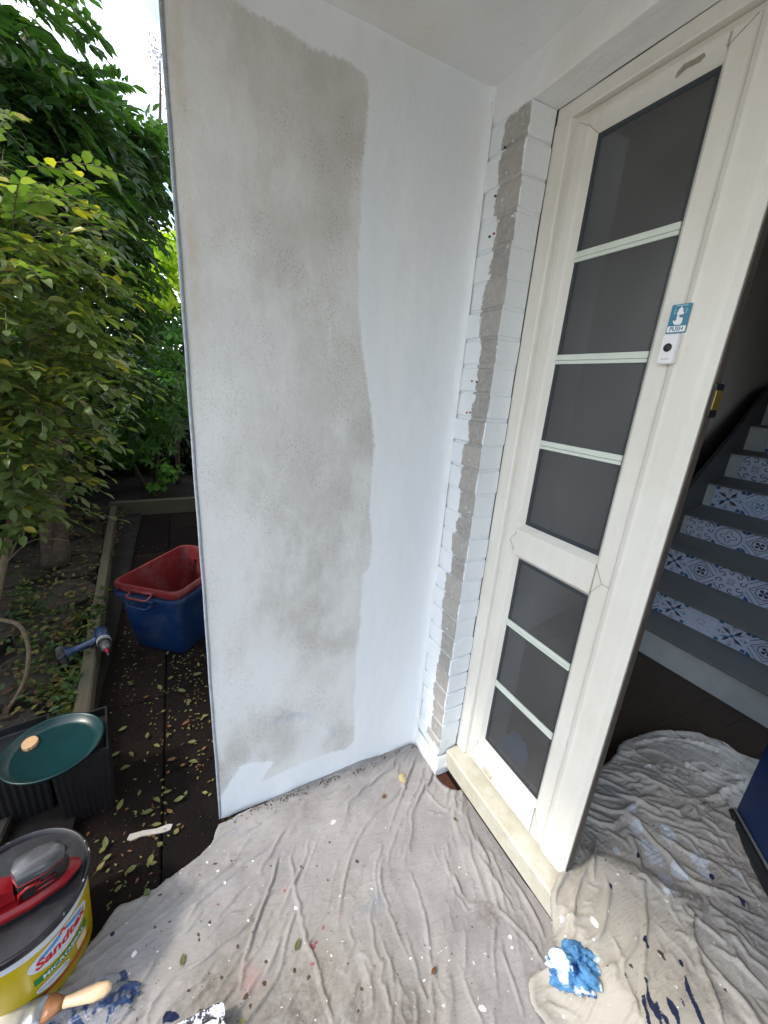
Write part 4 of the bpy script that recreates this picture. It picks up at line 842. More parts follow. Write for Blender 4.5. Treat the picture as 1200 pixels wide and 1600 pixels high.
def wrB(x, y):
    inn = np.clip((y-.16)/.15, 0, 1); inn = inn*inn*(3-2*inn)
    w1 = fbm(x*2.6, y*2.6, 3, 51)*.35; w2 = fbm(x*2.6+7, y*2.6, 3, 52)*.35
    def rot(a): return (x+w1)*cos(a)+(y+w2)*sin(a), -(x+w1)*sin(a)+(y+w2)*cos(a)
    u, v = rot(.35); u2, v2 = rot(1.0); u3, v3 = rot(-.25)
    l1 = np.clip(.5+2.2*fbm(x*3.3, y*3.3, 2, 61), 0, 1); l2 = np.clip(.5+2.2*fbm(x*3.3+5, y*3.3, 2, 62), 0, 1)
    h_in = fbm(x*4, y*4, 3, 41)*.03 + ridge(u*2.0, v*6.5, 42, 3)*.019*l1 + ridge(u2*2.4, v2*8, 43, 3)*.014*l2 + ridge(u3*3.5, v3*14, 48, 3)*.007*(1-l1) + ridge(u*5, v*17, 49, 3)*.005*l2
    w3 = x + fbm(x*2.2, y*2.2, 3, 44)*.16
    h_out = fbm(w3*7, y*2.2, 3, 45)*.026 + ridge(w3*6.5, y*1.5, 46, 3)*.012*l1 + ridge(w3*13+y*2, y*3, 50, 3)*.006*l2
    return inn*h_in + (1-inn)*h_out + fbm(x*36, y*36, 3, 47)*.0018 + .005
def undA(x, y):
    th = np.arctan2(y-RADC[1], x-RADC[0]); r = np.hypot(x-RADC[0], y-RADC[1]); w = fbm(x*2.4, y*2.4, 3, 12)
    return fbm((th+w*.5)*10, r*2.2, 3, 31)*.030 + fbm(x*16, y*16, 2, 39)*.006 + .003
def undB(x, y):
    inn = np.clip((y-.16)/.15, 0, 1); u = x*cos(.6)+y*sin(.6)+fbm(x*3, y*3, 2, 51)*.3; v = -x*sin(.6)+y*cos(.6)+fbm(x*3+7, y*3, 2, 52)*.3
    return inn*(fbm(u*3, v*9, 3, 53)*.05+.006) + (1-inn)*(fbm(x*12+fbm(x*2, y*2, 2, 54)*2, y*2.5, 3, 55)*.034+.004) + fbm(x*16, y*16, 2, 56)*.006
def exA(x, y, H):
    th = np.arctan2(y-RADC[1], x-RADC[0]); n = fbm(x*4, y*4, 3, 90)
    return np.clip(.06+.24*n, .005, .17) + np.clip(H-.006, 0, .02)*5 + .16*np.exp(-((x-.13)**2+(y+.03)**2)/.10**2), th+pi/2+fbm(x*3, y*3, 2, 91)*1.5
def exB(x, y, H):
    inn = np.clip((y-.1)/.2, 0, 1); n = fbm(x*4, y*4, 3, 95); l = fbm(x*2.2, y*2.2, 2, 96)
    return np.clip(.06+.34*n, .0, .20) + np.clip(H-.008, 0, .02)*4, (1-inn)*.1 + inn*(1.75+l*2.4)
outA = [(0.028,-0.774),(0.008,-0.609),(-0.004,-0.417),(-0.008,-0.202),(0.011,-0.033),(0.049,0.007),(0.120,0.010),(0.169,-0.001),(0.225,0.011),(0.249,0.041),(0.268,0.084),(0.364,0.079),(0.445,0.080),(0.509,0.090),(0.559,0.090),(0.626,0.100),(0.686,0.090),(0.771,0.050),(0.898,0.011),(1.016,-0.083),(0.901,-0.469),(0.703,-0.880),(0.513,-1.135),(0.352,-1.193),(0.244,-1.195),(0.222,-1.137),(0.191,-1.089),(0.149,-1.051),(0.134,-0.960),(0.113,-0.877),(0.080,-0.812)]
foldsA = [([(0.044,-0.761),(0.026,-0.613),(0.015,-0.373),(0.023,-0.159),(0.029,-0.055)],0.012,0.016,0.01),([(0.107,-0.841),(0.077,-0.726),(0.066,-0.578),(0.081,-0.347),(0.099,-0.164)],0.009,0.018,0.008),([(0.043,-0.021),(0.115,-0.093),(0.176,-0.196),(0.202,-0.279),(0.245,-0.361),(0.300,-0.419),(0.358,-0.465),(0.416,-0.501)],0.013,0.018,0.007),([(0.096,-0.068),(0.207,-0.195),(0.310,-0.298),(0.396,-0.342),(0.486,-0.346),(0.565,-0.351),(0.639,-0.360),(0.712,-0.362)],0.013,0.02,0.007),([(0.186,-0.621),(0.250,-0.646),(0.312,-0.693),(0.380,-0.737),(0.434,-0.761),(0.510,-0.792)],0.01,0.014,0.005),([(0.187,-0.581),(0.275,-0.591),(0.358,-0.592),(0.431,-0.597),(0.497,-0.584),(0.571,-0.581),(0.620,-0.581)],0.014,0.016,0.005),([(0.497,-0.584),(0.507,-0.548),(0.538,-0.515)],0.007,0.012,0.006),([(0.405,-0.261),(0.473,-0.268),(0.545,-0.285),(0.602,-0.314),(0.663,-0.320),(0.725,-0.322)],0.012,0.02,0.007),([(0.454,-0.152),(0.519,-0.147),(0.554,-0.138),(0.575,-0.089),(0.634,-0.058),(0.689,-0.041),(0.743,-0.039)],0.014,0.018,0.007),([(0.385,-0.128),(0.450,-0.139),(0.523,-0.150)],0.01,0.014,0.006),([(0.370,-0.003),(0.473,0.013),(0.555,0.023),(0.639,0.017),(0.713,0.002)],0.014,0.016,0.007),([(0.304,-0.012),(0.451,-0.027),(0.556,-0.015),(0.621,-0.016)],0.01,0.014,0.006),([(0.277,0.055),(0.403,0.060),(0.492,0.064),(0.599,0.067)],0.012,0.012,0.007),([(0.106,-0.044),(0.223,-0.068),(0.297,-0.040),(0.275,0.039),(0.237,0.038)],0.016,0.014,0.008),([(0.076,-0.004),(0.166,-0.008),(0.234,0.005),(0.269,0.061)],0.014,0.012,0.007),([(0.028,-0.042),(0.064,-0.108),(0.121,-0.148),(0.193,-0.138)],0.012,0.012,0.007),([(0.260,-0.114),(0.299,-0.069),(0.307,-0.005),(0.326,0.038)],0.01,0.012,0.006),([(0.112,-0.787),(0.128,-0.924),(0.155,-1.021),(0.206,-1.087),(0.249,-1.107)],0.011,0.016,0.007),([(0.147,-0.772),(0.185,-0.903),(0.228,-1.008),(0.265,-1.072),(0.316,-1.103)],0.011,0.018,0.005),([(0.152,-0.628),(0.194,-0.808),(0.238,-0.923),(0.282,-1.008),(0.335,-1.051)],0.008,0.02,0.007),([(0.501,-0.475),(0.583,-0.440),(0.662,-0.411),(0.704,-0.401)],0.011,0.018,0.008),([(0.500,-0.398),(0.600,-0.375),(0.690,-0.338),(0.742,-0.320)],0.009,0.018,0.008),([(0.438,-0.486),(0.527,-0.477),(0.615,-0.473),(0.666,-0.481)],0.007,0.018,0.008),([(0.603,-0.125),(0.687,-0.131),(0.754,-0.152),(0.806,-0.183)],0.006,0.02,0.01),([(0.088,-0.494),(0.136,-0.593),(0.198,-0.637)],0.006,0.016,0.008),([(0.103,-0.404),(0.187,-0.479),(0.274,-0.551),(0.330,-0.583)],0.006,0.014,0.007),([(0.526,-0.225),(0.602,-0.256),(0.689,-0.240),(0.766,-0.245)],0.006,0.022,0.008)]
stA = {'grime': [((0.534,-0.623),0.09,0.7),((0.421,-0.828),0.07,0.8),((0.593,-0.105),0.028,1),((0.532,-0.699),0.08,0.7),((0.675,-0.418),0.08,0.7),((0.354,-0.454),0.06,0.35),((0.482,-0.389),0.09,0.3),((0.322,-0.740),0.07,0.35),((0.057,-0.508),0.07,0.35),((0.187,-0.862),0.07,0.35),((0.183,-0.943),0.05,0.3),((0.164,-0.755),0.05,0.35),((0.605,-0.519),0.06,0.7),((0.591,-0.249),0.05,0.25)], 'warm': [((0.505,-0.581),0.14,0.8),((0.457,-0.788),0.12,0.8),((0.593,-0.445),0.1,0.7),((0.364,-0.680),0.1,0.5),((0.690,-0.338),0.1,0.5),((0.333,-0.896),0.1,0.5),((0.163,-1.020),0.08,0.4)], 'pink': [((0.444,-0.739),0.024,1),((0.418,-0.741),0.016,0.8),((0.293,-0.620),0.01,0.7),((0.417,-0.497),0.012,0.3)], 'bluestain': [((0.433,-0.385),0.022,0.8),((0.436,-0.421),0.012,1),((0.077,-0.726),0.015,0.8),((0.277,-0.962),0.02,0.4)], 'paint': []}
dsA = cloth('dust_sheet', outA, foldsA, SPA, stA, lambda x, y: x*0, M['clothA'], .0042,
      'pale lilac-grey dust sheet with leaves and dirt, spread on the ground beside the rendered wall', wrA, 3, exA, undA)
outB = [(0.817,-0.116),(0.783,-0.127),(0.753,-0.116),(0.737,-0.068),(0.748,-0.030),(0.732,-0.014),(0.696,0.003),(0.669,0.030),(0.642,0.086),(0.623,0.141),(0.625,0.055),(0.610,0.120),(0.600,0.200),(0.550,0.250),(0.470,0.320),(0.420,0.420),(0.470,0.491),(0.465,0.595),(0.442,0.661),(0.446,0.788),(0.465,0.915),(0.531,1.058),(0.598,1.119),(0.671,1.127),(0.800,1.250),(0.980,1.200),(1.100,1.000),(1.200,0.700),(1.350,0.400),(1.400,0.100),(1.350,-0.150),(1.100,-0.200),(1.073,0.036),(0.926,-0.097)]
foldsB = [([(0.627,0.161),(0.676,0.041),(0.711,-0.003),(0.754,-0.029)],0.012,0.014,0.006,.8),([(0.741,0.316),(0.802,0.232),(0.858,0.140),(0.904,0.056),(0.935,0.010)],0.016,0.022,0.004,.8),([(0.635,0.265),(0.679,0.138),(0.730,0.041),(0.780,0.003)],0.012,0.018,0.008,.8),([(0.736,0.189),(0.766,0.119),(0.799,0.041)],0.009,0.016,0.008,.8),([(0.801,0.103),(0.855,0.066),(0.901,0.031),(0.936,0.010)],0.013,0.018,0.006,.8),([(0.610,0.446),(0.681,0.436),(0.747,0.432),(0.808,0.428),(0.867,0.443),(0.926,0.505),(0.978,0.540)],0.024,0.022,0.008,.8),([(0.847,0.418),(0.869,0.318),(0.912,0.259),(0.966,0.217),(1.020,0.172)],0.024,0.026,0.005,.8),([(0.857,0.430),(0.921,0.386),(0.968,0.341),(1.009,0.288)],0.014,0.02,0.008,.8),([(0.549,0.457),(0.641,0.506),(0.716,0.572),(0.724,0.649),(0.728,0.902),(0.738,1.030)],0.024,0.022,0.01,.8),([(0.471,0.594),(0.507,0.726),(0.612,0.785),(0.709,0.843),(0.766,0.895)],0.018,0.018,0.008,.8),([(0.453,0.692),(0.515,0.888),(0.596,1.016),(0.680,1.050)],0.018,0.018,0.008,.8),([(0.552,0.610),(0.602,0.762),(0.682,0.865),(0.732,1.005)],0.015,0.016,0.008,.8),([(0.492,0.451),(0.547,0.477),(0.606,0.526),(0.647,0.638)],0.018,0.018,0.008,.8),([(0.602,0.329),(0.623,0.368),(0.619,0.459),(0.633,0.518)],0.02,0.018,0.007,.8),([(0.814,0.717),(0.891,0.604),(0.957,0.541)],0.012,0.014,0.006,.8),([(0.621,0.284),(0.666,0.204),(0.707,0.160)],0.018,0.016,0.007,.8),([(0.663,0.390),(0.719,0.344),(0.765,0.295)],0.014,0.016,0.006,.8),([(0.713,0.490),(0.779,0.508),(0.840,0.563),(0.869,0.649)],0.014,0.018,0.008,.8),([(0.720,0.546),(0.767,0.603),(0.811,0.663)],0.01,0.014,0.007,.8),([(0.539,0.669),(0.633,0.663),(0.703,0.689),(0.738,0.783)],0.012,0.014,0.007,.8),([(0.508,0.532),(0.567,0.534),(0.613,0.482)],0.014,0.014,0.007,.8),([(0.765,-0.075),(0.822,-0.037),(0.865,-0.028),(0.903,-0.026)],0.014,0.016,0.006,.8),([(0.794,-0.140),(0.799,-0.091),(0.836,-0.058),(0.858,-0.073)],0.012,0.014,0.006,.8),([(0.875,0.203),(0.885,0.143),(0.890,0.089)],0.008,0.01,0.005,.8),([(0.924,0.315),(0.984,0.335),(1.044,0.340)],0.01,0.018,0.008,.8),([(0.926,0.441),(0.981,0.442),(1.033,0.440)],0.01,0.018,0.008,.8)]
stB = {'grime': [((0.640,0.344),0.07,0.4),((0.961,0.204),0.06,0.4),((0.572,0.820),0.08,0.4),((0.912,0.474),0.06,0.4)], 'warm': [((0.723,0.060),0.14,1),((0.847,0.019),0.12,1),((0.915,0.131),0.12,1),((0.837,0.213),0.08,0.9),((0.999,0.266),0.1,0.4)], 'pink': [], 'bluestain': [((0.562,0.455),0.05,0.5),((0.955,0.474),0.08,0.4)], 'paint': [((0.629,0.457),0.018,0.8),((0.663,0.422),0.021,0.95),((0.718,0.489),0.03,0.95),((0.734,0.396),0.033,0.9),((0.802,0.500),0.03,0.9),((0.792,0.417),0.027,0.9),((0.788,0.361),0.03,0.8),((0.706,0.403),0.021,0.8),((0.675,0.310),0.015,0.8),((0.832,0.474),0.03,0.7),((0.814,0.330),0.03,0.65),((0.873,0.562),0.021,0.65)]}
dsB = cloth('dust_sheet', outB, foldsB, SPB, stB, base_B, M['clothB'], .0042,
      'crumpled beige-grey dust sheet with navy drips, running through the doorway into the hall', wrB, 8, exB, undB, lift=.008)

# ================================================================ OBJECTS
# ---- push sticker and bell button on the door leaf
LYF = LY - .0010
stk = empty('push_sticker', (.567,LYF,1.60)); tag(stk, 'blue sticker with a pressing hand, bell and the word PUSH above the bell button', 'sticker')
SX0, SX1, SZ0, SZ1 = .5505, .5868, 1.570, 1.6225
blue_st = simple('sticker_blue', (.005,.15,.26), .3, .05, bump=0); white_st = simple('sticker_white', (.72,.76,.78), .35, .03, bump=0); pale_st = simple('sticker_pale', (.22,.42,.52), .35, .03, bump=0)
yS = LY-.0098
def rrect(x0, x1, z0, z1, r, n=5):
    P = []
    for cx, cz, a in ((x1-r,z1-r,0),(x0+r,z1-r,pi/2),(x0+r,z0+r,pi),(x1-r,z0+r,3*pi/2)):
        P += [(cx+r*cos(a+pi/2*k/n), cz+r*sin(a+pi/2*k/n)) for k in range(n+1)]
    return P
def flat(name, poly, y, th, mt, par):
    s = MB(); n = len(poly)
    s.add([(a,y,b) for a,b in poly]+[(a,y+th,b) for a,b in poly], [tuple(range(n)), tuple(range(n,2*n))[::-1]]+[(i,n+i,n+(i+1)%n,(i+1)%n) for i in range(n)])
    return obj(name, s, mt, par)
# the sticker is on the bridge between the two stile faces, on a thin pad
flat('sticker_sheet', rrect(SX0, SX1, SZ0, SZ1, .002), yS+.0005, .0010, blue_st, stk)
W_, H_ = SX1-SX0, SZ1-SZ0
def sp_(u, v): return (SX0+u*W_, SZ0+v*H_)
def icon(name, pts, mt, lift=.0003): return flat(name, [sp_(*p) for p in pts], yS+.0005-lift, .0002, mt, stk)
icon('hand', [(.36,.30),(.64,.30),(.70,.36),(.70,.52),(.62,.54),(.50,.54),(.50,.62),(.38,.62),(.38,.46),(.28,.42),(.26,.47),(.22,.45),(.28,.36)], white_st)
icon('bell', [(.34,.68),(.36,.64),(.64,.64),(.70,.68),(.63,.74),(.60,.84),(.53,.88),(.53,.91),(.47,.91),(.47,.88),(.40,.84),(.37,.74)], white_st)
icon('header', [(.22,.935),(.80,.935),(.80,.97),(.22,.97)], pale_st)
for sx in (-1, 1):
    for r in (.10, .16):
        L_, R_ = strip([(.5+sx*(.16+r*cos(a)), .76+r*.8*sin(a)) for a in (-.9,-.45,0,.45,.9)], .025)
        icon('sound_wave', L_+R_[::-1], pale_st)
icon('word_panel', [(.07,.05),(.93,.05),(.96,.08),(.96,.235),(.93,.26),(.07,.26),(.04,.235),(.04,.08)], white_st)
def text_mesh(txt, size, extrude=.0001, offset=0., shear=0, spacing=1.0):
    cu = bpy.data.curves.new('lettering', 'FONT'); cu.body = txt; cu.size = size; cu.extrude = extrude; cu.offset = offset; cu.shear = shear; cu.space_character = spacing
    cu.align_x = 'CENTER'; cu.align_y = 'CENTER'; cu.resolution_u = 4
    to = bpy.data.objects.new('tmp', cu); COL.objects.link(to); bpy.context.view_layer.update()
    me = bpy.data.meshes.new_from_object(to.evaluated_get(bpy.context.evaluated_depsgraph_get())); bpy.data.objects.remove(to); bpy.data.curves.remove(cu)
    vs = [tuple(v.co) for v in me.vertices]; fs = [tuple(p.vertices) for p in me.polygons]; bpy.data.meshes.remove(me); return vs, fs
vs, fs = text_mesh('PUSH', .0105, .00008, .00025)
s = MB(); cx_, cz_ = sp_(.5, .155); s.add([(cx_+a, yS+.0001-c, cz_+b) for a, b, c in vs], fs); obj('lettering', s, blue_st, stk)
bell = empty('doorbell', (.568,LY,1.54)); tag(bell, 'small white wireless bell push with a black button, just below the blue sticker', 'doorbell')
s = MB()
for y, i in ((LY-.0085,.0), (LY-.0185,.0), (LY-.0205,.0016)):
    pass
rr = lambda i: rrect(.5535+i, .5835-i, 1.513+i, 1.5685-i, .004)
s.loft([[(a,y,b) for a,b in rr(i)] for y, i in ((LY-.0075,.0015),(LY-.011,0),(LY-.0185,0),(LY-.0205,.0014))][::-1]); obj('case', s, simple('bell_white', (.72,.72,.76), .3, .03, bump=0), bell, sm=True, angle=40)
flat('backplate', rrect(.552, .5855, 1.5125, 1.570, .003), LY-.0082, .0016, M['upvc'], bell)
s = MB(); s.lathe([(0,.0),(.0078,.0),(.0078,.0012),(.0066,.002),(0,.0021)], 24, 0, Matrix.Translation((.5685, LY-.0204, 1.543)) @ Matrix.Rotation(pi/2, 4, 'X')); obj('button', s, M['black'], bell, sm=True, angle=40)
flat('maker_line', [(.561,1.5215),(.576,1.5215),(.576,1.5228),(.561,1.5228)], LY-.0207, .0003, M['mitre'], bell)

def ground_z(x, y):
    """height of whatever sheet or slab lies at x, y"""
    best = .002
    for o in (dsA, dsB):
        me = o.data
        hit, loc, nn, idx = o.ray_cast(Vector((x, y, 2)) - o.location, Vector((0,0,-1)))
        if hit: best = max(best, loc.z + o.location.z)
    return best
# ---- crumpled rag
def blob(name, c, rx, ry, rz, ax, amp, mats, parent, seed, n=48, m_=30, rough_=4):
    vs, fs = [], []
    for j in range(m_+1):
        ph = pi*j/m_
        for i in range(n):
            th = 2*pi*i/n; vs.append((sin(ph)*cos(th), sin(ph)*sin(th), cos(ph)))
    V = np.array(vs)
    d = 1 + amp*(2*np.abs(2*fbm(V[:,0]*1.7+V[:,2]*1.1+seed, V[:,1]*1.7-V[:,2]*.9, 4, seed)) + 1.6*fbm(V[:,0]*rough_+5, V[:,1]*rough_+V[:,2]*rough_, 4, seed+2) - .4)
    V = V*d[:,None]*np.array([rx, ry, rz]); V[:,2] = np.maximum(V[:,2], -rz*.55)+rz*.55
    ca, sa = cos(ax), sin(ax); V = np.stack([c[0]+V[:,0]*ca-V[:,1]*sa, c[1]+V[:,0]*sa+V[:,1]*ca, c[2]+V[:,2]], 1)
    for j in range(m_):
        for i in range(n): fs.append((j*n+i, (j+1)*n+i, (j+1)*n+(i+1)%n, j*n+(i+1)%n))
    s = MB(); s.add(V.tolist(), fs); return obj(name, s, mats, parent, sm=True)
m = Mat('blue_stained_rag', .8, .2)
f = m.noise(17, m.map(m.wpos(), (1,1,1)), 4, .6, .6)
c = m.mix(m.ramp(f, (.40, 0), (.50, 1)), (.008,.045,.17), (.08,.22,.42)); c = m.mix(m.ramp(m.noise(13, m.map(m.wpos(), (1,1,1), loc=(3,2,1)), 4, .6, .5), (.47, 0), (.54, 1)), c, (.66,.74,.78))
c = m.mix(m.ramp(m.noise(24, m.map(m.wpos(), loc=(7,1,0)), 3), (.66, 0), (.72, .8)), c, (.42,.36,.22)); m.col(c); m.bump(m.noise(90, detail=5), .5, .002); M['rag'] = m.m
bpy.context.view_layer.update()
rag = blob('rag', (0.797,-0.018,ground_z(0.797,-0.018)-.004), .066, .040, .045, 1.17, .30, M['rag'], None, 5, 120, 70, 3); tag(rag, 'crumpled white rag soaked in blue paint on the beige dust sheet', 'rag')

# ---- plaster crumbs, leaves and bits lying on the sheets
def leafshape(L, W, fold_=.15, curl=.1, n=4):
    vs, fs = [], []
    for i in range(n+1):
        t = i/n; w = W*.5*(sin(pi*t**.85))**.8 if 0 < i < n else 0.0004
        z = curl*L*(t-.5)**2
        vs += [(t*L-L/2, -w, z+fold_*w), (t*L-L/2, 0, z), (t*L-L/2, w, z+fold_*w)]
    for i in range(n):
        a = i*3; fs += [(a, a+3, a+4, a+1), (a+1, a+4, a+5, a+2)]
    return vs, fs
LEAFS = []
for k, (L, W, f_, cu, mt) in enumerate(((.034,.017,.2,.3,'leaf_fallen'),(.045,.02,.35,-.3,'leaf_fallen'),(.028,.02,.1,.5,'leaf_fallen'),(.05,.024,.25,.25,'leaf_fallen'))):
    vs, fs = leafshape(L, W, f_, cu); st_ = len(vs)
    vs += [(-L/2,-.0006,.0),(-L/2-.012,-.0005,.002),(-L/2-.012,.0005,.002),(-L/2,.0006,.0)]; fs.append((st_,st_+1,st_+2,st_+3))
    me = bpy.data.meshes.new('fallen_leaf'); me.from_pydata(vs, [], fs); me.materials.append(M[mt]); smooth(me); me.update(); LEAFS.append(me)
def fallen(name, p, i, rz, sc, label, group, cat='leaf', tilt=.12):
    o = link(name, LEAFS[i], None, p); r = random.Random(int(p[0]*9999+p[1]*777))
    o.rotation_euler = (r.uniform(-tilt,tilt), r.uniform(-tilt,tilt), rz); o.scale = (sc*.72,)*3; tag(o, label, cat, group); return o
dg = None
bpy.context.view_layer.update()
for k, ((x, y), i, rz, sc, lab) in enumerate([((0.427,-0.618),3,2.4,0.75,'dark olive leaf with a thin stalk lying mid sheet beside a long fold'),((0.624,-0.318),1,2,0.6,'slim green leaf on edge in a fold right of the sheet centre'),((0.338,-0.039),2,0.4,0.7,'small round olive leaf on the sheet below the bunched corner'),((0.334,-0.889),0,2.9,1,'yellow-green leaf on the left part of the sheet near the yellow tub'),((0.164,-0.229),2,2.2,0.9,'curled tan leaf in the sheet fold near the wall corner'),((0.506,-0.768),0,1,0.7,'narrow green leaf at the near edge of the sheet by the paint tray'),((0.144,-0.975),2,0.4,1.2,'orange-brown leaf half under the left edge of the dust sheet')]):
    fallen('fallen_leaf', (x, y, ground_z(x, y)+.004), i, rz, sc, lab, None)
s = None
def lump(name, x, y, r, mt, label, cat, seed, flat_=.5, grp=None):
    o = blob(name, (x, y, ground_z(x, y)-.001), r, r*.7, r*flat_, seed, .35, mt, None, seed, 14, 9, 3); tag(o, label, cat, grp); return o
M['crumb'] = simple('brown_crumb', (.10,.06,.035), .95, .4, 80, .6, 150); M['flake'] = simple('plaster_flake', (.36,.35,.33), .9, .15, 50, .5, 120); M['sponge'] = simple('yellow_foam', (.42,.36,.20), .95, .2, 90, .8, 160)
for k, (x, y, r, lab) in enumerate([(0.159,-0.751,0.0045,'dark brown crumb on the left part of the sheet below the wall end'),(0.313,-0.399,0.006,'round brown crumb alone in the middle of the sheet'),(0.497,-0.609,0.005,'rusty crumb cluster below the red drips'),(0.471,-0.638,0.0045,'small brown crumb left of the long fold, below the olive leaf'),(0.573,-0.497,0.0045,'orange-brown crumb near the sheet bottom centre'),(0.604,-0.518,0.0045,'dark crumb nearest the bottom centre of the sheet'),(0.256,-0.562,0.004,'short reddish bit of bark on the sheet left of centre')]): lump('dirt_crumb', x, y, r, M['crumb'], lab, 'crumb', 3+k, .45, None)
x, y = (0.134,-0.135); lump('plaster_chip', x, y, .021, M['sponge'], 'yellowish foam scrap tucked in the sheet folds near the wall corner', 'scrap', 44, .5)
x, y = (0.057,0.043); lump('plaster_chip', x, y, .017, M['flake'], 'pale plaster chip at the wall corner end of the dust sheet', 'plaster chip', 45, .4)
s = MB(); q = [(-0.035,-1.029),(-0.037,-1.003),(-0.029,-0.970),(-0.022,-0.939),(-0.022,-0.919),(-0.038,-0.912),(-0.044,-0.927),(-0.043,-0.958),(-0.053,-0.995),(-0.058,-1.034),(-0.044,-1.041)]
s.prism(q, .001, .005); fo = obj('plaster_flake', s, M['flake']); tag(fo, 'long white plaster flake lying on the dark slabs left of the wall', 'plaster flake')
# rough soil and a red tile showing at the foot of the pier
s = MB(); s.box(.165, .27, -.03, .045, -.02, .001, bev=.004); rt = obj('quarry_tile', s, M['redtile']); tag(rt, 'red quarry tile showing in the gap between pier and sill', 'tile')

# ---- pair of storage boxes, one in the other
def rbox(hx, hy, r, n=5): return [(sx*(hx-r)+r*cos(a0+pi/2*k/n), sy*(hy-r)+r*sin(a0+pi/2*k/n)) for sx, sy, a0 in ((1,1,0),(-1,1,pi/2),(-1,-1,pi),(1,-1,3*pi/2)) for k in range(n+1)]
def make_bin(name, label, mats, c, z0, rzt, hx, hy, H):
    t = empty(name, (c[0], c[1], z0)); tag(t, label, 'storage box', 'stacked recycling boxes')
    Mz = Matrix.Translation((c[0], c[1], z0)) @ Matrix.Rotation(rzt, 4, 'Z')
    s = MB(); out, inn = [], []
    lv = [(0,.80,0),(.02,.815,0),(.55,.90,0),(.80,.94,0),(.82,.965,0),(.93,.98,0)]
    for zt, k, _ in lv: out.append([(a*k, b*k, zt*H) for a, b in rbox(hx, hy, .05)])
    out.append([(a*1.03, b*1.035, .93*H) for a, b in rbox(hx, hy, .05)]); out.append([(a*1.04, b*1.045, .96*H) for a, b in rbox(hx, hy, .05)]); out.append([(a*1.03, b*1.03, H) for a, b in rbox(hx, hy, .05)])
    for zt, k in ((1.0,.975),(.93,.955),(.5,.88),(.03,.79)): out.append([(a*k, b*k, zt*H) for a, b in rbox(hx, hy, .05)])
    s.loft(out, M=Mz); obj('tub', s, mats, t, sm=True, angle=35)
    # ribs on the walls
    for yy in (-.5, .5):
        s = MB()
        s.add([(hx*.84,yy*hy-.006,.05*H),(hx*.94,yy*hy-.006,.78*H),(hx*.94,yy*hy+.006,.78*H),(hx*.84,yy*hy+.006,.05*H),(hx*.80,yy*hy-.006,.05*H),(hx*.90,yy*hy-.006,.78*H),(hx*.90,yy*hy+.006,.78*H),(hx*.80,yy*hy+.006,.05*H)],
              [(0,3,2,1),(0,1,5,4),(3,7,6,2),(1,2,6,5),(0,4,7,3)], 0, Mz)
        obj('rib', s, mats, t)
    for sg in (-1, 1):
        s = MB(); w = .062; x0 = hx*1.0; x1 = hx*1.035+.046
        P = [(x0,-w,.955*H),(x1-.006,-w*.92,.90*H),(x1,-w*.8,.895*H),(x1,w*.8,.895*H),(x1-.006,w*.92,.90*H),(x0,w,.955*H)]
        s.tube([(sg*a, b, c_) for a, b, c_ in P], .0055, 6, 0, Mz)
        s.add([(sg*a,b,c_) for a,b,c_ in ((x0-.002,-w,.975*H),(x0+.022,-w*.95,.955*H),(x0+.022,w*.95,.955*H),(x0-.002,w,.975*H),(x0-.002,-w,.965*H),(x0+.022,-w*.95,.945*H),(x0+.022,w*.95,.945*H),(x0-.002,w,.965*H))],
              [(0,1,2,3),(7,6,5,4),(0,4,5,1),(1,5,6,2),(2,6,7,3)], 0, Mz)
        obj('handle', s, mats, t, sm=True)
    return t
M['red'] = simple('red_plastic', (.16,.015,.018), .42, .2, 14, .2, dirt=(.17,.11,.10), dirtf=.5); M['bluep'] = simple('blue_plastic', (.004,.022,.08), .42, .25, 14, .2, dirt=(.05,.065,.09), dirtf=.6)
BC, BRZ = (-1.215,-.845), radians(-38.6)
make_bin('recycling_box', 'large blue plastic recycling box standing on the dark slabs', M['bluep'], BC, .004, pi+BRZ+radians(0), .268, .188, .35)
make_bin('recycling_box', 'red plastic recycling box nested inside the blue one', M['red'], BC, .060, pi+BRZ, .265, .185, .338)

# ---- timber edging boards
def board(name, a, b, w, z0, z1, label, seed):
    a, b = Vector(a), Vector(b); d = b-a; L = d.length; r = random.Random(seed)
    Mz = Matrix.Translation((a.x, a.y, 0)) @ Matrix.Rotation(math.atan2(d.y, d.x), 4, 'Z')
    rings = []; n = int(L/.08)
    for k in range(n+1):
        x = L*k/n; j = [r.uniform(-.0012,.0012) for _ in range(4)]
        rings.append([(x,0+j[0],z0),(x,w+j[1],z0),(x,w+j[1],z1-.006),(x,w-.006,z1+j[2]),(x,.006,z1+j[3]),(x,j[0],z1-.006)])
    s = MB(); s.loft(rings, M=Mz); o = obj(name, s, M['timber'], None, sm=False, origin=(a.x,a.y,0)); tag(o, label, 'edging board'); return o
board('edging_board', (-.20,-1.175), (-1.45,-1.262), .052, -.03, .125, 'weathered timber edging board under the cordless drill, nearest length', 1)
board('edging_board', (-1.453,-1.262), (-3.46,-1.402), .052, -.03, .122, 'long weathered edging board running back behind the blue box', 2)
board('edging_board', (-3.47,-1.46), (-3.50,-.20), .055, -.03, .150, 'short crosswise edging board at the far end of the path', 4)
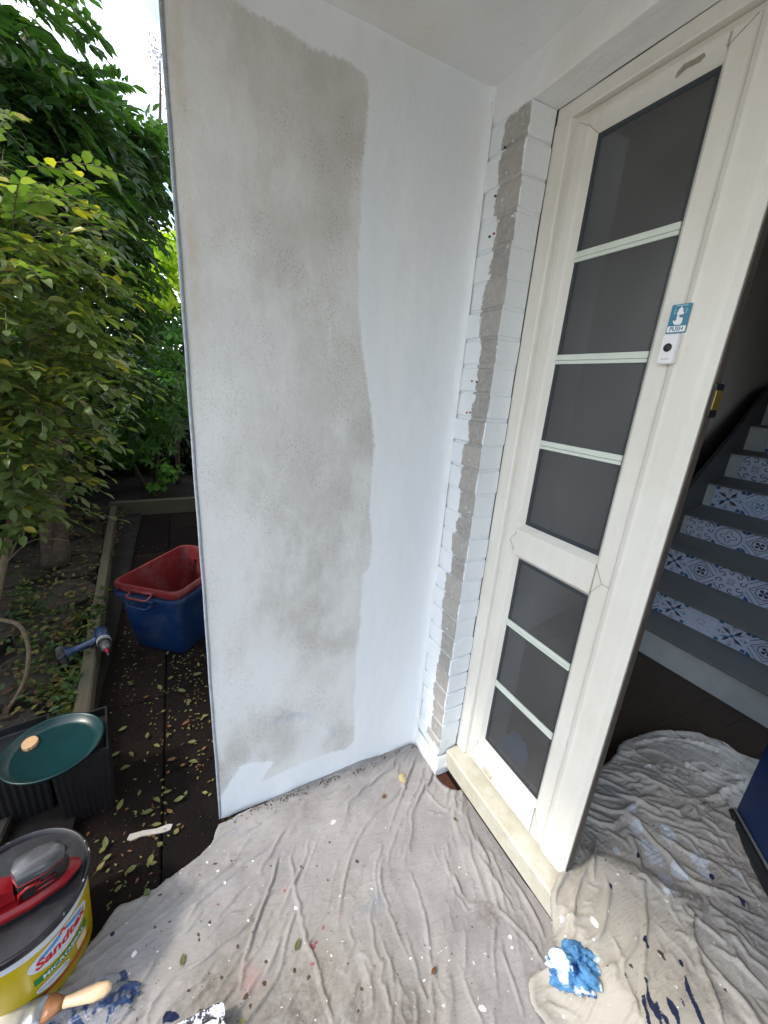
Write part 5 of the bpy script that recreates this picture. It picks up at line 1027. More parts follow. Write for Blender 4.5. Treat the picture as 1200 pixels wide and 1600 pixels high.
# ---- bed: soil bank and flagstones
def bed_fn(a, b): return a, b, .035 + fbm(a*4, b*4, 4, 71)*.06 + .02*np.clip(-1.3-b, 0, 1)
bed = grid('planting_bed', -7, -.1, 220, -4.5, -1.19, 100, bed_fn, M['soil'], None, None); tag(bed, kind='structure')
bed2 = grid('back_bed', -8, -3.52, 90, -1.45, .0, 40, lambda a, b: (a, b, .06+fbm(a*4, b*4, 4, 72)*.07), M['soil'], None, None); tag(bed2, kind='structure')
fp = empty('flagstone_path', (-2,-1.6,.05)); tag(fp, kind='structure')
r_ = random.Random(9)
for i in range(9):
    for j in range(3):
        cx, cy = -3.35+i*.40+r_.uniform(-.04,.04), -1.42-j*.36+r_.uniform(-.03,.03)
        if j == 0: cy = -1.50
        n = 7; pts = []
        for k in range(n):
            a = 2*pi*(k+r_.uniform(-.2,.2))/n; pts.append((cx+.205*cos(a)*r_.uniform(.85,1.05), cy+.17*sin(a)*r_.uniform(.85,1.05)))
        z = .075+r_.uniform(-.006,.006); s = MB()
        s.loft([[(x,y,z-.05) for x,y in pts], [(x,y,z-.006) for x,y in pts], [(cx+(x-cx)*.95,cy+(y-cy)*.95,z) for x,y in pts]]); obj('flagstone', s, M['flag'], fp)

# ---- two black planters and the green saucer
def planter(c, w, d, h, rz, label):
    t = empty('black_planter', (c[0], c[1], 0)); tag(t, label, 'planter'); Mz = Matrix.Translation((c[0], c[1], .002)) @ Matrix.Rotation(rz, 4, 'Z')
    s = MB(); prof = []; n = 18
    def ring(k, z, corr): 
        P = []
        for (ax, ay), (bx_, by_) in (((-w/2,-d/2),(w/2,-d/2)),((w/2,-d/2),(w/2,d/2)),((w/2,d/2),(-w/2,d/2)),((-w/2,d/2),(-w/2,-d/2))):
            for i in range(n):
                t_ = i/n; x = ax+(bx_-ax)*t_; y = ay+(by_-ay)*t_; q = corr*(1 if i % 2 else -1)*.5
                nx_, ny_ = (by_-ay), -(bx_-ax); l = hypot(nx_, ny_); P.append(((x+nx_/l*q)*k, (y+ny_/l*q)*k, z))
        return P
    s.loft([ring(.90,0,.003), ring(.96,h*.90,.003), ring(.96,h*.91,0), ring(1.02,h*.915,0), ring(1.02,h,0), ring(.95,h,0), ring(.93,h*.9,0), ring(.90,h*.88,0)], M=Mz)
    return obj('tub', s, M['black'], t)
planter((-.262,-1.165), .20, .15, .262, radians(8), 'square ribbed black planter under the right side of the green saucer')
planter((-.30,-1.345), .20, .17, .255, radians(10), 'square ribbed black planter under the left side of the green saucer')
sc_c = (-.222, -1.222, .266)
s = MB(); s.lathe([(0,.004),(.098,.003),(.112,.006),(.124,.021),(.1285,.0245),(.131,.022),(.129,.017),(.115,-.000),(.10,-.004+.004),(0,.0)][::-1], 64, 0, Matrix.Translation(sc_c))
sau = obj('plant_saucer', s, simple('green_glazed_plastic', (.003,.026,.029), .30, .2, 18, .05), None, sm=True, origin=sc_c); tag(sau, 'round dark green saucer holding a slice of wood on the black planters', 'saucer')
s = MB(); r_ = random.Random(2); P = []
for i in range(26):
    a = 2*pi*i/26; P.append((.0255*cos(a)*r_.uniform(.93,1.05), .020*sin(a)*r_.uniform(.93,1.05)))
cz = sc_c[2]+.0045; cc = (-0.269,-1.291,0.280)
s.loft([[(cc[0]+x, cc[1]+y, cz) for x, y in P], [(cc[0]+x, cc[1]+y, cz+.010) for x, y in P], [(cc[0]+x*.96, cc[1]+y*.96, cz+.0115) for x, y in P]])
m = Mat('pale_cut_wood', .8, .2); m.col(m.mix(m.noise(90, detail=6), (.34,.19,.085), (.66,.45,.26))); m.bump(m.noise(200), .4, .001)
sl = obj('wood_slice', s, m.m, None, origin=(cc[0],cc[1],cz)); tag(sl, 'small round slice of pale wood lying in the green saucer', 'wood slice')

# ---- masonry paint tub
TC = (.175,-1.222); TR = .1395; TH = .245
tub = empty('paint_tub', (TC[0],TC[1],0)); tag(tub, 'yellow masonry paint tub with black lid, a red sander resting on top', 'paint tub')
T0 = Matrix.Translation((TC[0],TC[1],.006))
yel = simple('tub_yellow', (.45,.33,.002), .33, .1, 10, .03); wht = simple('tub_white', (.52,.55,.60), .38, .1, 25, .05)
s = MB(); s.lathe([(0,0),(TR*.86,0),(TR*.875,.004),(TR*.965,TH-.040)], 72, 0, T0, cap=False); obj('body', s, yel, tub, sm=True, angle=40)
s = MB(); s.lathe([(TR*.966,TH-.046),(TR*.985,TH-.045),(TR*.995,TH-.014),(TR*.96,TH-.013)], 72, 0, T0, cap=False); obj('collar', s, wht, tub, sm=True, angle=40)
s = MB(); s.lathe([(TR*.97,TH-.020),(TR*1.03,TH-.019),(TR*1.045,TH-.010),(TR*1.04,TH-.002),(TR*1.015,TH),(TR*.99,TH-.002),(TR*.965,TH-.010),(TR*.955,TH-.0125),(TR*.6,TH-.0125),(0,TH-.012)][::-1], 96, 0, T0, cap=False)
m = Mat('black_lid', .38, .45); f = m.ramp(m.noise(28, detail=7, rough=.75), (.60, 0), (.63, 1)); f2 = m.math('MULTIPLY', f, m.math('GREATER_THAN', m.sep(m.wpos())[2], TH-.014))
nn_ = m.math('GREATER_THAN', m.math('POWER', m.math('ADD', m.math('POWER', m.math('SUBTRACT', m.sep(m.wpos())[0], TC[0]), 2), m.math('POWER', m.math('SUBTRACT', m.sep(m.wpos())[1], TC[1]), 2)), .5), TR*1.005)
m.col(m.mix(m.math('MULTIPLY', m.math('MULTIPLY', f, nn_), .9), m.mix(m.ramp(m.noise(40, detail=6), (.5,0),(.8,.5)), (.010,.010,.013), (.04,.042,.05)), (.6,.64,.7))); M['lid'] = m.m
obj('lid', s, M['lid'], tub, sm=True, angle=40)
# printed label: wrapped strips, slightly proud of the wall
def rad_at(z): return TR*(.875+(.965-.875)*(z/(TH-.040)))
def wrapuv(u, v, lift): # u = arc length from label centre, v = height
    r = rad_at(v)+lift; a = radians(49) + u/r; return (TC[0]+r*cos(a), TC[1]+r*sin(a), v+.006)
def decal(name, poly, mt, lift, par):
    """fill a (star-shaped or convex) outline around its centre, subdivided so that it follows the curve"""
    n = len(poly); cx = sum(p[0] for p in poly)/n; cy = sum(p[1] for p in poly)/n; s = MB(); K = 6; vs = []; fs = []
    for k in range(K+1):
        for p in poly: vs.append(wrapuv(cx+(p[0]-cx)*k/K, cy+(p[1]-cy)*k/K, lift))
    for k in range(K):
        for i in range(n):
            j = (i+1) % n; fs.append((k*n+i, (k+1)*n+i, (k+1)*n+j, k*n+j))
    s.add(vs, fs); return obj(name, s, mt, par)
def lpoly(pts, sub=6):
    out = []
    for i in range(len(pts)):
        a, b = pts[i], pts[(i+1) % len(pts)]
        out += [(a[0]+(b[0]-a[0])*k/sub, a[1]+(b[1]-a[1])*k/sub) for k in range(sub)]
    return out
def ell(cx, cy, rx, ry, n=40): return [(cx+rx*cos(2*pi*i/n), cy+ry*sin(2*pi*i/n)) for i in range(n)]
lred = simple('label_red', (.48,.008,.02), .35, .05, bump=0); lblu = simple('label_blue', (.05,.22,.55), .35, .05, bump=0); lgrn = simple('label_green', (.005,.17,.05), .35, .05, bump=0); lgry = simple('label_grey', (.25,.27,.3), .35, .05, bump=0); lpk = simple('label_pale', (.66,.50,.28), .4, .1, bump=0)
lab = decal('label', ell(0, .155, .070, .036), wht, .0006, tub)
decal('label_band', lpoly([(-.048,.172),(-.006,.185),(-.006,.174),(-.052,.160)]), lblu, .0009, lab); decal('label_band', lpoly([(.008,.186),(.052,.170),(.05,.160),(.008,.174)]), lblu, .0009, lab)
decal('emblem', lpoly([(-.009,.178),(.009,.178),(.007,.186),(.0,.192),(-.007,.186)]), lred, .0011, lab); decal('emblem', ell(0,.181,.0028,.0028,12), wht, .0013, lab)
def wraptext(txt, size, u0, v0, mt, lift, par, off=.0004, shear=0, spacing=1.):
    vs, fs = text_mesh(txt, size, .0001, off, shear, spacing); s = MB(); s.add([wrapuv(u0+a, v0+b, lift+c) for a, b, c in vs], fs); return obj('lettering', s, mt, par)
wraptext('Sandtex', .036, 0, .152, lred, .0013, lab, .0011, .15)
decal('label_band', lpoly([(-.064,.092),(.062,.092),(.062,.112),(-.064,.112)], 14), lgrn, .0009, tub); wraptext('MICROSEAL', .0185, 0, .1015, wht, .0013, tub, .0004)
decal('label_patch', ell(-.030,.068,.034,.014), wht, .0009, tub); wraptext('EXTREME WEATHER', .0065, -.030, .068, lgry, .0013, tub, .0001)
decal('label_patch', lpoly([(.022,.058),(.056,.058),(.056,.088),(.022,.088)]), lpk, .0009, tub)
decal('label_band', lpoly([(-.075,.040),(.075,.040),(.075,.047),(-.075,.047)], 16), lred, .0009, tub)

# ---- red and black multi sander on the lid
SA = empty('palm_sander', (TC[0]-.01,TC[1]-.0,TH)); tag(SA, 'red and black cordless palm sander lying on the black tub lid', 'sander')
SM_ = Matrix.Translation((0.184,-1.173,TH-.006)) @ Matrix.Rotation(1.844, 4, 'Z') @ Matrix.Scale(.92, 4)
smk = simple('sander_black', (.016,.016,.018), .45, .3, 30, .15); smk2 = Mat('smoked_canister', .2, .5); smk2.col(smk2.mix(smk2.noise(14), (.035,.036,.040), (.10,.10,.11))); sred = simple('sander_red', (.24,.006,.011), .35, .12, 20, .08)
# local: +x nose (points to the right in the picture), y side
s = MB(); sole = [(-.115,-.036),(-.115,.036),(-.02,.044),(.05,.036),(.082,.014),(.088,0),(.082,-.014),(.05,-.036),(-.02,-.044)]
s.prism(sole, 0, .010, 0, SM_); obj('pad', s, smk, SA)
s = MB()
def ringp(k, z, dx=0, P=sole): return [((x)*k+dx, y*k, z) for x, y in P]
s.loft([ringp(1.01,.010), ringp(1.03,.015), ringp(.97,.023), ringp(.80,.030)], M=SM_); obj('base_shell', s, sred, SA, sm=True, angle=35)
body = [(-.03,-.030),(-.04,0),(-.03,.030),(.02,.033),(.055,.022),(.066,0),(.055,-.022),(.02,-.033)]
s = MB(); s.loft([ringp(1,.033,0,body), ringp(1.03,.050,0,body), ringp(.98,.075,0,body), ringp(.93,.080,0,body)], M=SM_); obj('motor_housing', s, smk, SA, sm=True, angle=45)
s = MB(); s.loft([ringp(.97,.0795,.002,body), ringp(1.04,.086,.002,body), ringp(1.0,.102,.000,body), ringp(.84,.112,-.004,body), ringp(.4,.116,-.006,body)], M=SM_); obj('dust_canister', s, smk2.m, SA, sm=True, angle=50)
s = MB(); rg = [tuple(p) for p in ringp(1.0,.0825,.001,body)]; s.tube(rg+[rg[0]], .0022, 6, 0, SM_); obj('trim_ring', s, sred, SA, sm=True)
for sy in (-1, 1):
    s = MB()
    s.tube([(.000,sy*.0335,.045),(.034,sy*.0325,.047),(.038,sy*.031,.062),(.002,sy*.0335,.062),(.000,sy*.0335,.045)], .0028, 6, 0, SM_)
    s.tube([(-.035,sy*.030,.034),(-.030,sy*.032,.060),(-.015,sy*.034,.072),(.01,sy*.035,.070)], .0045, 6, 0, SM_)
    obj('grip_trim', s, sred, SA, sm=True)
s = MB(); s.loft([[( -.040,-.020,.036),(-.040,.020,.036),(-.040,.022,.070),(-.040,-.022,.070)], [(-.075,-.019,.040),(-.075,.019,.040),(-.078,.022,.095),(-.078,-.022,.095)], [(-.092,-.017,.030),(-.092,.017,.030),(-.112,.020,.080),(-.112,-.020,.080)]], M=SM_); obj('rear_grip', s, sred, SA, sm=False)
s = MB(); s.box(-.135, -.068, -.030, .030, .062, .094, 0, SM_, bev=.006); s.box(-.128,-.075,-.024,.024,.094,.100,0,SM_,bev=.003); bt = obj('battery', s, smk, SA)
s = MB(); s.box(-.120, -.115, -.018, .018, .1003, .1012, 0, SM_); s.box(-.098,-.094,-.018,.018,.1003,.1012,0,SM_); obj('battery_stripe', s, sred, bt)
s = MB(); s.lathe([(0,0),(.005,0),(.0045,.002),(0,.002)], 14, 0, SM_ @ Matrix.Translation((-.084,0,.100))); obj('battery_button', s, wht, bt)

# ---- blue cordless drill on the edging board
DR = empty('cordless_drill', (-1.065,-1.222,.168)); tag(DR, 'blue and black cordless drill with red bit holder lying across the edging board', 'drill')
P0, P1, P2 = Vector((-1.065,-1.222,.168)), Vector((-.835,-1.160,.150)), Vector((-.955,-1.350,.105))     # back of motor, tip of bit, battery end
ax = (P1-P0).normalized(); hd = (P2-P0); hd = (hd - ax*hd.dot(ax)*.75).normalized(); sd_ = ax.cross(hd).normalized(); hd2 = sd_.cross(ax).normalized()
DM = Matrix(((ax.x,hd2.x,sd_.x,P0.x),(ax.y,hd2.y,sd_.y,P0.y),(ax.z,hd2.z,sd_.z,P0.z),(0,0,0,1)))   # x along body, y towards battery, z sideways
RX = Matrix.Rotation(pi/2, 4, 'Y')
dblue = simple('drill_blue', (.010,.032,.095), .4, .35, 45, .1, dirt=(.2,.2,.18), dirtf=.4); dblk = simple('drill_black', (.015,.015,.018), .5, .3, 50, .1, dirt=(.2,.19,.17), dirtf=.4); dsil = simple('chuck_grey', (.16,.16,.16), .35, .3, 60, .1, metal=.6)
dred = simple('bit_holder_red', (.42,.01,.03), .35, .1); dwht = simple('torque_ring', (.45,.45,.42), .45, .2)
s = MB(); s.lathe([(0,-.004),(.024,-.002),(.030,.010),(.031,.060),(.029,.085),(.027,.090),(0,.090)], 24, 0, DM @ RX); obj('motor_body', s, dblue, DR, sm=True, angle=45)
s = MB(); s.lathe([(.028,.088),(.0295,.089),(.0295,.096),(.028,.097)], 24, 0, DM @ RX, cap=False); s.lathe([(.0285,.104),(.0300,.105),(.0300,.108),(.0285,.109)],24,0,DM@RX,cap=False); obj('torque_ring', s, dwht, DR, sm=True, angle=40)
s = MB(); s.lathe([(.0275,.086),(.0275,.118),(.022,.122),(0,.122)], 24, 0, DM @ RX); obj('collar', s, dblk, DR, sm=True, angle=40)
s = MB(); s.lathe([(0,.120),(.021,.120),(.0225,.124),(.0225,.150),(.018,.158),(.011,.166),(0,.166)], 12, 0, DM @ RX); obj('chuck', s, dsil, DR, sm=False)
s = MB(); s.lathe([(0,.164),(.0062,.164),(.0066,.186),(.0050,.190),(0,.190)], 14, 0, DM @ RX); obj('bit_holder', s, dred, DR, sm=True, angle=40)
s = MB(); s.lathe([(0,.189),(.0034,.189),(.0034,.208),(.0012,.216),(0,.216)], 6, 0, DM @ RX); obj('driver_bit', s, dsil, DR)
s = MB(); hr = []
for t, w, d_, off in ((.02,.024,.020,.055),(.05,.019,.017,.052),(.09,.0175,.016,.045),(.125,.020,.018,.036),(.140,.034,.026,.034),(.150,.040,.033,.036)):
    hr.append([(off+w*cos(a), t, d_*sin(a)) for a in [2*pi*k/14 for k in range(14)]])
s.loft(hr, M=DM); obj('handle', s, dblue, DR, sm=True, angle=50)
s = MB(); s.box(.072, .080, .036, .060, -.007, .007, 0, DM, bev=.003); obj('trigger', s, dblk, DR)
s = MB(); s.loft([[(off+w*cos(a)*1.01, t, d_*sin(a)*1.06) for a in [2*pi*k/14 for k in range(2,6)]]+[(off+w*cos(a)*.9, t, d_*sin(a)*.9) for a in [2*pi*k/14 for k in range(5,1,-1)]] for t, w, d_, off in ((.03,.024,.019,.054),(.06,.019,.017,.051),(.09,.0175,.016,.045),(.125,.020,.018,.036))], M=DM); obj('grip', s, dblk, DR)
s = MB(); s.box(-.010, .085, .151, .186, -.034, .034, 0, DM, bev=.007); b_ = obj('battery', s, dblk, DR)
s = MB(); s.box(.020, .060, .158, .180, .0338, .0360, 0, DM, bev=.001); s.box(.0852,.0865,.158,.180,-.020,.020,0,DM); obj('battery_label', s, dsil, b_)

# ---- brush in a bag, and a paint tray, at the near edge
BG = empty('paint_brush', (0.311,-1.215,0.000)); tag(BG, 'paint brush with pale wooden handle half wrapped in a clear bag smeared navy', 'paint brush')
A_, B_ = Vector((0.311,-1.215,0.055)), Vector((0.347,-1.030,0.065)); d = (B_-A_).normalized(); L_ = (B_-A_).length; n_ = Vector((-d.y, d.x, 0)).normalized(); u_ = n_.cross(d)*-1
def along(prof): return [[tuple(A_ + d*t*L_ + n_*(w*cos(a)) + Vector((0,0,1))*(h*sin(a))) for a in [2*pi*k/14 for k in range(14)]] for t, w, h in prof]
m = Mat('varnished_handle', .3, .5); m.col(m.mix(m.noise(30, m.map(m.wpos(), (3,1,1))), (.55,.36,.20), (.72,.54,.36)))
s = MB(); s.loft(along([(.48,.010,.008),(.56,.011,.009),(.68,.014,.010),(.82,.017,.011),(.93,.014,.009),(.99,.006,.005)])); obj('handle', s, m.m, BG, sm=True)
s = MB(); s.loft(along([(.30,.024,.009),(.36,.024,.009),(.44,.016,.009),(.49,.011,.009)])); obj('wood_collar', s, simple('brown_collar', (.24,.10,.04), .4, .2), BG, sm=True)
s = MB(); s.loft(along([(.10,.026,.009),(.30,.025,.009)])); obj('ferrule', s, simple('ferrule_grey', (.40,.42,.45), .3, .2, metal=.7), BG, sm=True)
s = MB(); s.loft(along([(-.35,.030,.006),(-.1,.031,.010),(.11,.026,.009)])); obj('bristles', s, simple('bristles_cream', (.45,.42,.36), .8, .3), BG, sm=True)
m = Mat('smeared_clear_bag', .22, .5); f = m.ramp(m.noise(24, detail=4, dist=1.2), (.50, 0), (.56, 1)); f0 = m.ramp(m.noise(50, detail=5), (.5, 0), (.8, 1))
m.col(m.mix(f, m.mix(f0, (.40,.42,.45), (.62,.65,.70)), (.008,.035,.12)))
tr = m.n.new('ShaderNodeBsdfTransparent'); tr.inputs[0].default_value = (.93,.94,.96,1); ms = m.n.new('ShaderNodeMixShader')
m.l.new(m.math('ADD', m.math('MULTIPLY', f, .6), m.math('MULTIPLY', f0, .22), clamp=True), ms.inputs[0]); m.b.inputs['Alpha'].default_value = 1
add = m.math('ADD', m.math('MULTIPLY', f, .62), .24); m.l.new(add, ms.inputs[0]); m.l.new(tr.outputs[0], ms.inputs[1]); m.l.new(m.b.outputs[0], ms.inputs[2]); m.l.new(ms.outputs[0], m.n['Material Output'].inputs[0]); m.bump(m.noise(60, detail=4, dist=1), .8, .004)
bagm = m.m
bg_ = blob('plastic_bag', (0.341,-1.068,.004), .085, .045, .017, math.atan2(d.y, d.x), .30, bagm, None, 12, 60, 36, 3); tag(bg_, 'crumpled clear plastic bag smeared with navy paint round the brush', 'plastic bag')
# tray
TA, TB, TC2 = (0.469,-0.802,.004), (0.465,-0.895,.004), (0.516,-0.799,.004)     # corner, along one edge, along the other edge
e1 = (Vector(TB)-Vector(TA)).normalized(); e2 = Vector((e1.y, -e1.x, 0))
if e2.dot(Vector(TC2)-Vector(TA)) < 0: e2 = -e2
TMt = Matrix(((e1.x,e2.x,0,TA[0]),(e1.y,e2.y,0,TA[1]),(0,0,1,TA[2]),(0,0,0,1)))
tray = empty('paint_tray', TA); tag(tray, 'black paint tray holding white paint at the near edge of the sheet', 'paint tray')
def rr2(x0, x1, y0, y1, r, z, n=4): return [(p[0], p[1], z) for p in rrect(x0, x1, y0, y1, r, n)]
s = MB(); W2, D2 = .26, .20
s.loft([rr2(.02,W2-.02,.02,D2-.02,.01,.004), rr2(.010,W2-.010,.010,D2-.010,.01,.040), rr2(0,W2,0,D2,.012,.042), rr2(0,W2,0,D2,.012,.046), rr2(.012,W2-.012,.012,D2-.012,.01,.046), rr2(.022,W2-.022,.022,D2-.022,.01,.012)], M=TMt)
m = Mat('paint_crusted_black', .35, .5); f = m.ramp(m.noise(45, detail=6, rough=.7), (.48, 0), (.52, 1)); m.col(m.mix(f, (.015,.013,.02), (.62,.65,.74))); m.bump(f, .4, .001)
obj('tray_body', s, m.m, tray, sm=False)
s = MB(); s.prism(rrect(.017, W2-.017, .017, D2-.017, .01), .010, .032, 0, TMt); obj('paint', s, simple('wet_white_paint', (.70,.74,.78), .12, .03, bump=0), tray)
# ---- blue bag leaning behind the lowest pane, seen blurred through it
bb = blob('blue_bag', (.345,.175,.10), .06, .025, .135, .2, .16, simple('bag_blue', (.10,.48,.95), .5, .2, 20), None, 31, 40, 26); tag(bb, 'blue bag seen dimly behind the lowest obscure glass pane', 'bag')

# ================================================================ PLANTS
CAMP = np.array(cam.location)
def leaf_frames(P, D, N):
    D = D/np.linalg.norm(D, axis=1, keepdims=True); Sd = np.cross(D, N); Sd /= np.linalg.norm(Sd, axis=1, keepdims=True)+1e-9; N = np.cross(Sd, D); return D, Sd, N
OUT6 = np.array([(0,0,0),(.30,.42,.06),(.66,.40,.07),(1,0,-.04),(.66,-.40,.07),(.30,-.42,.06)])
def leaves_obj(name, P, D, N, L, W, tint, mt, parent, kind='stuff'):
    """one mesh holding many folded leaves"""
    D, Sd, N = leaf_frames(P, D, N); n = len(P); V = np.zeros((n,6,3))
    for k in range(6): V[:,k] = P + D*(OUT6[k,0]*L)[:,None] + Sd*(OUT6[k,1]*W)[:,None] + N*(OUT6[k,2]*L*1.2)[:,None]
    base = np.array(wloc(parent)) if parent is not None else np.zeros(3); V = V.reshape(-1,3)-base
    nf = n*2; me = bpy.data.meshes.new(name); me.vertices.add(n*6); me.vertices.foreach_set('co', V.ravel())
    I = np.arange(n)[:,None]*6; F = np.stack([I+np.array([[0,1,2,3]]), I+np.array([[0,3,4,5]])], 1).reshape(-1)
    me.loops.add(nf*4); me.loops.foreach_set('vertex_index', F.astype(np.int32)); me.polygons.add(nf)
    me.polygons.foreach_set('loop_start', np.arange(0, nf*4, 4, dtype=np.int32)); me.polygons.foreach_set('loop_total', np.full(nf, 4, dtype=np.int32))
    me.update(calc_edges=True); me.validate(); at = me.attributes.new('tint', 'FLOAT', 'POINT'); at.data.foreach_set('value', np.repeat(tint, 6).astype(np.float32))
    me.materials.append(mt); o = link(name, me, parent)
    if kind: o['kind'] = kind
    return o
def unit_leaf(name, mt, aspect):
    vs = []; fs = []; n = 4
    for i in range(n+1):
        t = i/n; w = aspect*.5*(sin(pi*t**.9)**.8) if 0 < i < n else .002; z = -.10*(2*t-1)**2+.04
        vs += [(t,-w,z+.16*w),(t,0,z),(t,w,z+.16*w)]
    for i in range(n): a = i*3; fs += [(a,a+3,a+4,a+1),(a+1,a+4,a+5,a+2)]
    me = bpy.data.meshes.new(name); me.from_pydata(vs, [], fs); me.materials.append(mt); smooth(me); me.update(); return me
def sprays(ells, r, spec):
    """twigs with paired leaflets; returns leaves and twig lines"""
    P, D, N, L, T = [], [], [], [], []; tw = []
    for (c, rad, cnt) in ells:
        for _ in range(cnt):
            v = Vector((r.gauss(0,1), r.gauss(0,1), r.gauss(0,1))).normalized(); k = r.random()**.45
            p = Vector((c[0]+v.x*rad[0]*k, c[1]+v.y*rad[1]*k, c[2]+v.z*rad[2]*k))
            dr = (Vector((v.x, v.y, v.z*.4)) + Vector((r.uniform(-.6,.6), r.uniform(-.6,.6), r.uniform(-.5,.35)))).normalized()
            m_ = r.randint(*spec['n']); ln = r.uniform(*spec['len']); up = Vector((r.uniform(-.4,.4), r.uniform(-.4,.4), 1)); tcol = r.random()
            side = dr.cross(up).normalized(); nn = side.cross(dr); pts = [p.copy()]; q = p.copy(); d = dr.copy()
            for i in range(m_):
                d = (d + Vector((0,0,-spec['droop']))*(1/m_)).normalized(); q = q + d*ln/m_; pts.append(q.copy()); t = (i+1)/m_
                for sg in ((-1,1) if i < m_-1 else (0,)):
                    ld = (d*spec['fwd'] + side*sg + nn*r.uniform(-.25,.25)).normalized() if sg else d
                    l = r.uniform(*spec['L'])*(1-.35*abs(t-.5)); P.append(q); D.append(ld + Vector((0,0,-.18*r.random()))); N.append(nn+Vector((r.uniform(-.35,.35),r.uniform(-.35,.35),0))); L.append(l); T.append((tcol*.55+r.random()*.45))
            tw.append(pts)
    return [np.array([tuple(a) for a in X]) for X in (P, D, N)] + [np.array(L), np.array(T), tw]
def whorls(ells, r, spec):
    P, D, N, L, T = [], [], [], [], []; tw = []
    for (c, rad, cnt) in ells:
        for _ in range(cnt):
            v = Vector((r.gauss(0,1), r.gauss(0,1), r.gauss(0,1))).normalized(); k = r.random()**.45
            p = Vector((c[0]+v.x*rad[0]*k, c[1]+v.y*rad[1]*k, c[2]+v.z*rad[2]*k)); ax_ = (v + Vector((.4,0,.9))).normalized(); a0 = r.random()*6; t0 = r.random()
            u = ax_.orthogonal().normalized(); w = ax_.cross(u); m_ = r.randint(*spec['n'])
            for i in range(m_):
                a = a0+2*pi*i/m_; P.append(p); D.append(u*cos(a)+w*sin(a)+ax_*r.uniform(-.1,.5)); N.append(ax_+u*r.uniform(-.2,.2)); L.append(r.uniform(*spec['L'])); T.append(t0*.6+.4*r.random())
            tw.append([p-ax_*.08, p])
    return [np.array([tuple(a) for a in X]) for X in (P, D, N)] + [np.array(L), np.array(T), tw]
def plant(name, label, cat, group, base, limbs, gen, ells, spec, leafm, aspect, seed, nsingle, twig=True, barkm=None):
    r = random.Random(seed); t = empty(name, base); tag(t, label, cat, group)
    if limbs:
        s = MB()
        for pts, rr_ in limbs:
            cp = [tuple(p) for p in catmull(pts, 5)]; n = len(cp); cp = [(p[0]+r.uniform(-1,1)*rr_[0]*.12, p[1]+r.uniform(-1,1)*rr_[0]*.12, p[2]) for p in cp]
            s.tube(cp, [rr_[0]+(rr_[1]-rr_[0])*i/(n-1) for i in range(n)], 9)
        obj('trunk', s, barkm or M['bark'], t, sm=True)
    P, D, N, L, T, tw = gen(ells, r, spec); W = L*aspect
    if twig and tw:
        s = MB()
        for pts in tw: s.tube(pts[::2]+[pts[-1]] if len(pts) > 4 else pts, .0014, 3)
        o = obj('twigs', s, M['twig'], t); o['kind'] = 'stuff'
    order = np.argsort(np.linalg.norm(P-CAMP, axis=1)); big, rest = order[:nsingle], order[nsingle:]
    if nsingle:
        ul = unit_leaf('leaf', leafm, aspect); Dn, Sd, Nn = leaf_frames(P, D, N); b = Vector(base)
        for i in big:
            o = bpy.data.objects.new('leaf', ul); COL.objects.link(o); o.parent = t; l = float(L[i]); d_, s_, n_2 = Dn[i]*l*r.uniform(.85,1.1), Sd[i]*l*r.uniform(.75,1.15), Nn[i]*l*r.choice((.6,1.3,2.2,-1.2)); p = P[i]
            o.matrix_local = Matrix(((d_[0],s_[0],n_2[0],p[0]-b.x),(d_[1],s_[1],n_2[1],p[1]-b.y),(d_[2],s_[2],n_2[2],p[2]-b.z),(0,0,0,1)))
    leaves_obj('crown', P[rest], D[rest], N[rest], L[rest], W[rest]*1.15, T[rest], leafm, t); return t
SP_NEAR = dict(n=(4,7), len=(.17,.28), L=(.040,.068), droop=.5, fwd=.7)
SP_TREE = dict(n=(7,11), len=(.20,.34), L=(.065,.11), droop=.75, fwd=.55)
plant('leafy_shrub', 'near shrub with small oval green and yellowing leaves on thin brown twigs', 'shrub', None, (-1.0,-1.60,.06),
      [([(-0.950,-1.588,0.313),(-1.000,-1.482,0.662),(-1.000,-1.409,0.990),(-1.050,-1.396,1.336),(-1.100,-1.362,1.684)],(.016,.007)),([(-1.000,-1.477,0.632),(-0.950,-1.374,0.812),(-0.900,-1.252,0.941),(-0.880,-1.186,0.978)],(.004,.0015)),([(-1.000,-1.482,0.662),(-1.000,-1.337,0.933),(-1.000,-1.282,1.093),(-1.000,-1.283,1.296)],(.006,.002)),([(-1.000,-1.541,0.552),(-0.950,-1.402,0.701),(-0.900,-1.313,0.734),(-0.900,-1.241,0.717)],(.003,.001))], sprays, [((-0.950,-1.335,1.433),(.26,.26,.17),170),((-0.950,-1.319,1.687),(.28,.24,.24),150),((-1.000,-1.409,1.169),(.25,.20,.16),140),((-1.050,-1.474,0.981),(.2,.18,.10),50),((-1.000,-1.452,0.912),(.2,.15,.10),22),((-1.000,-1.292,1.937),(.28,.28,.25),90),((-1.050,-1.366,0.808),(.12,.08,.05),5)], SP_NEAR, M['leaf_near'], .52, 21, 300, barkm=M['twig'])
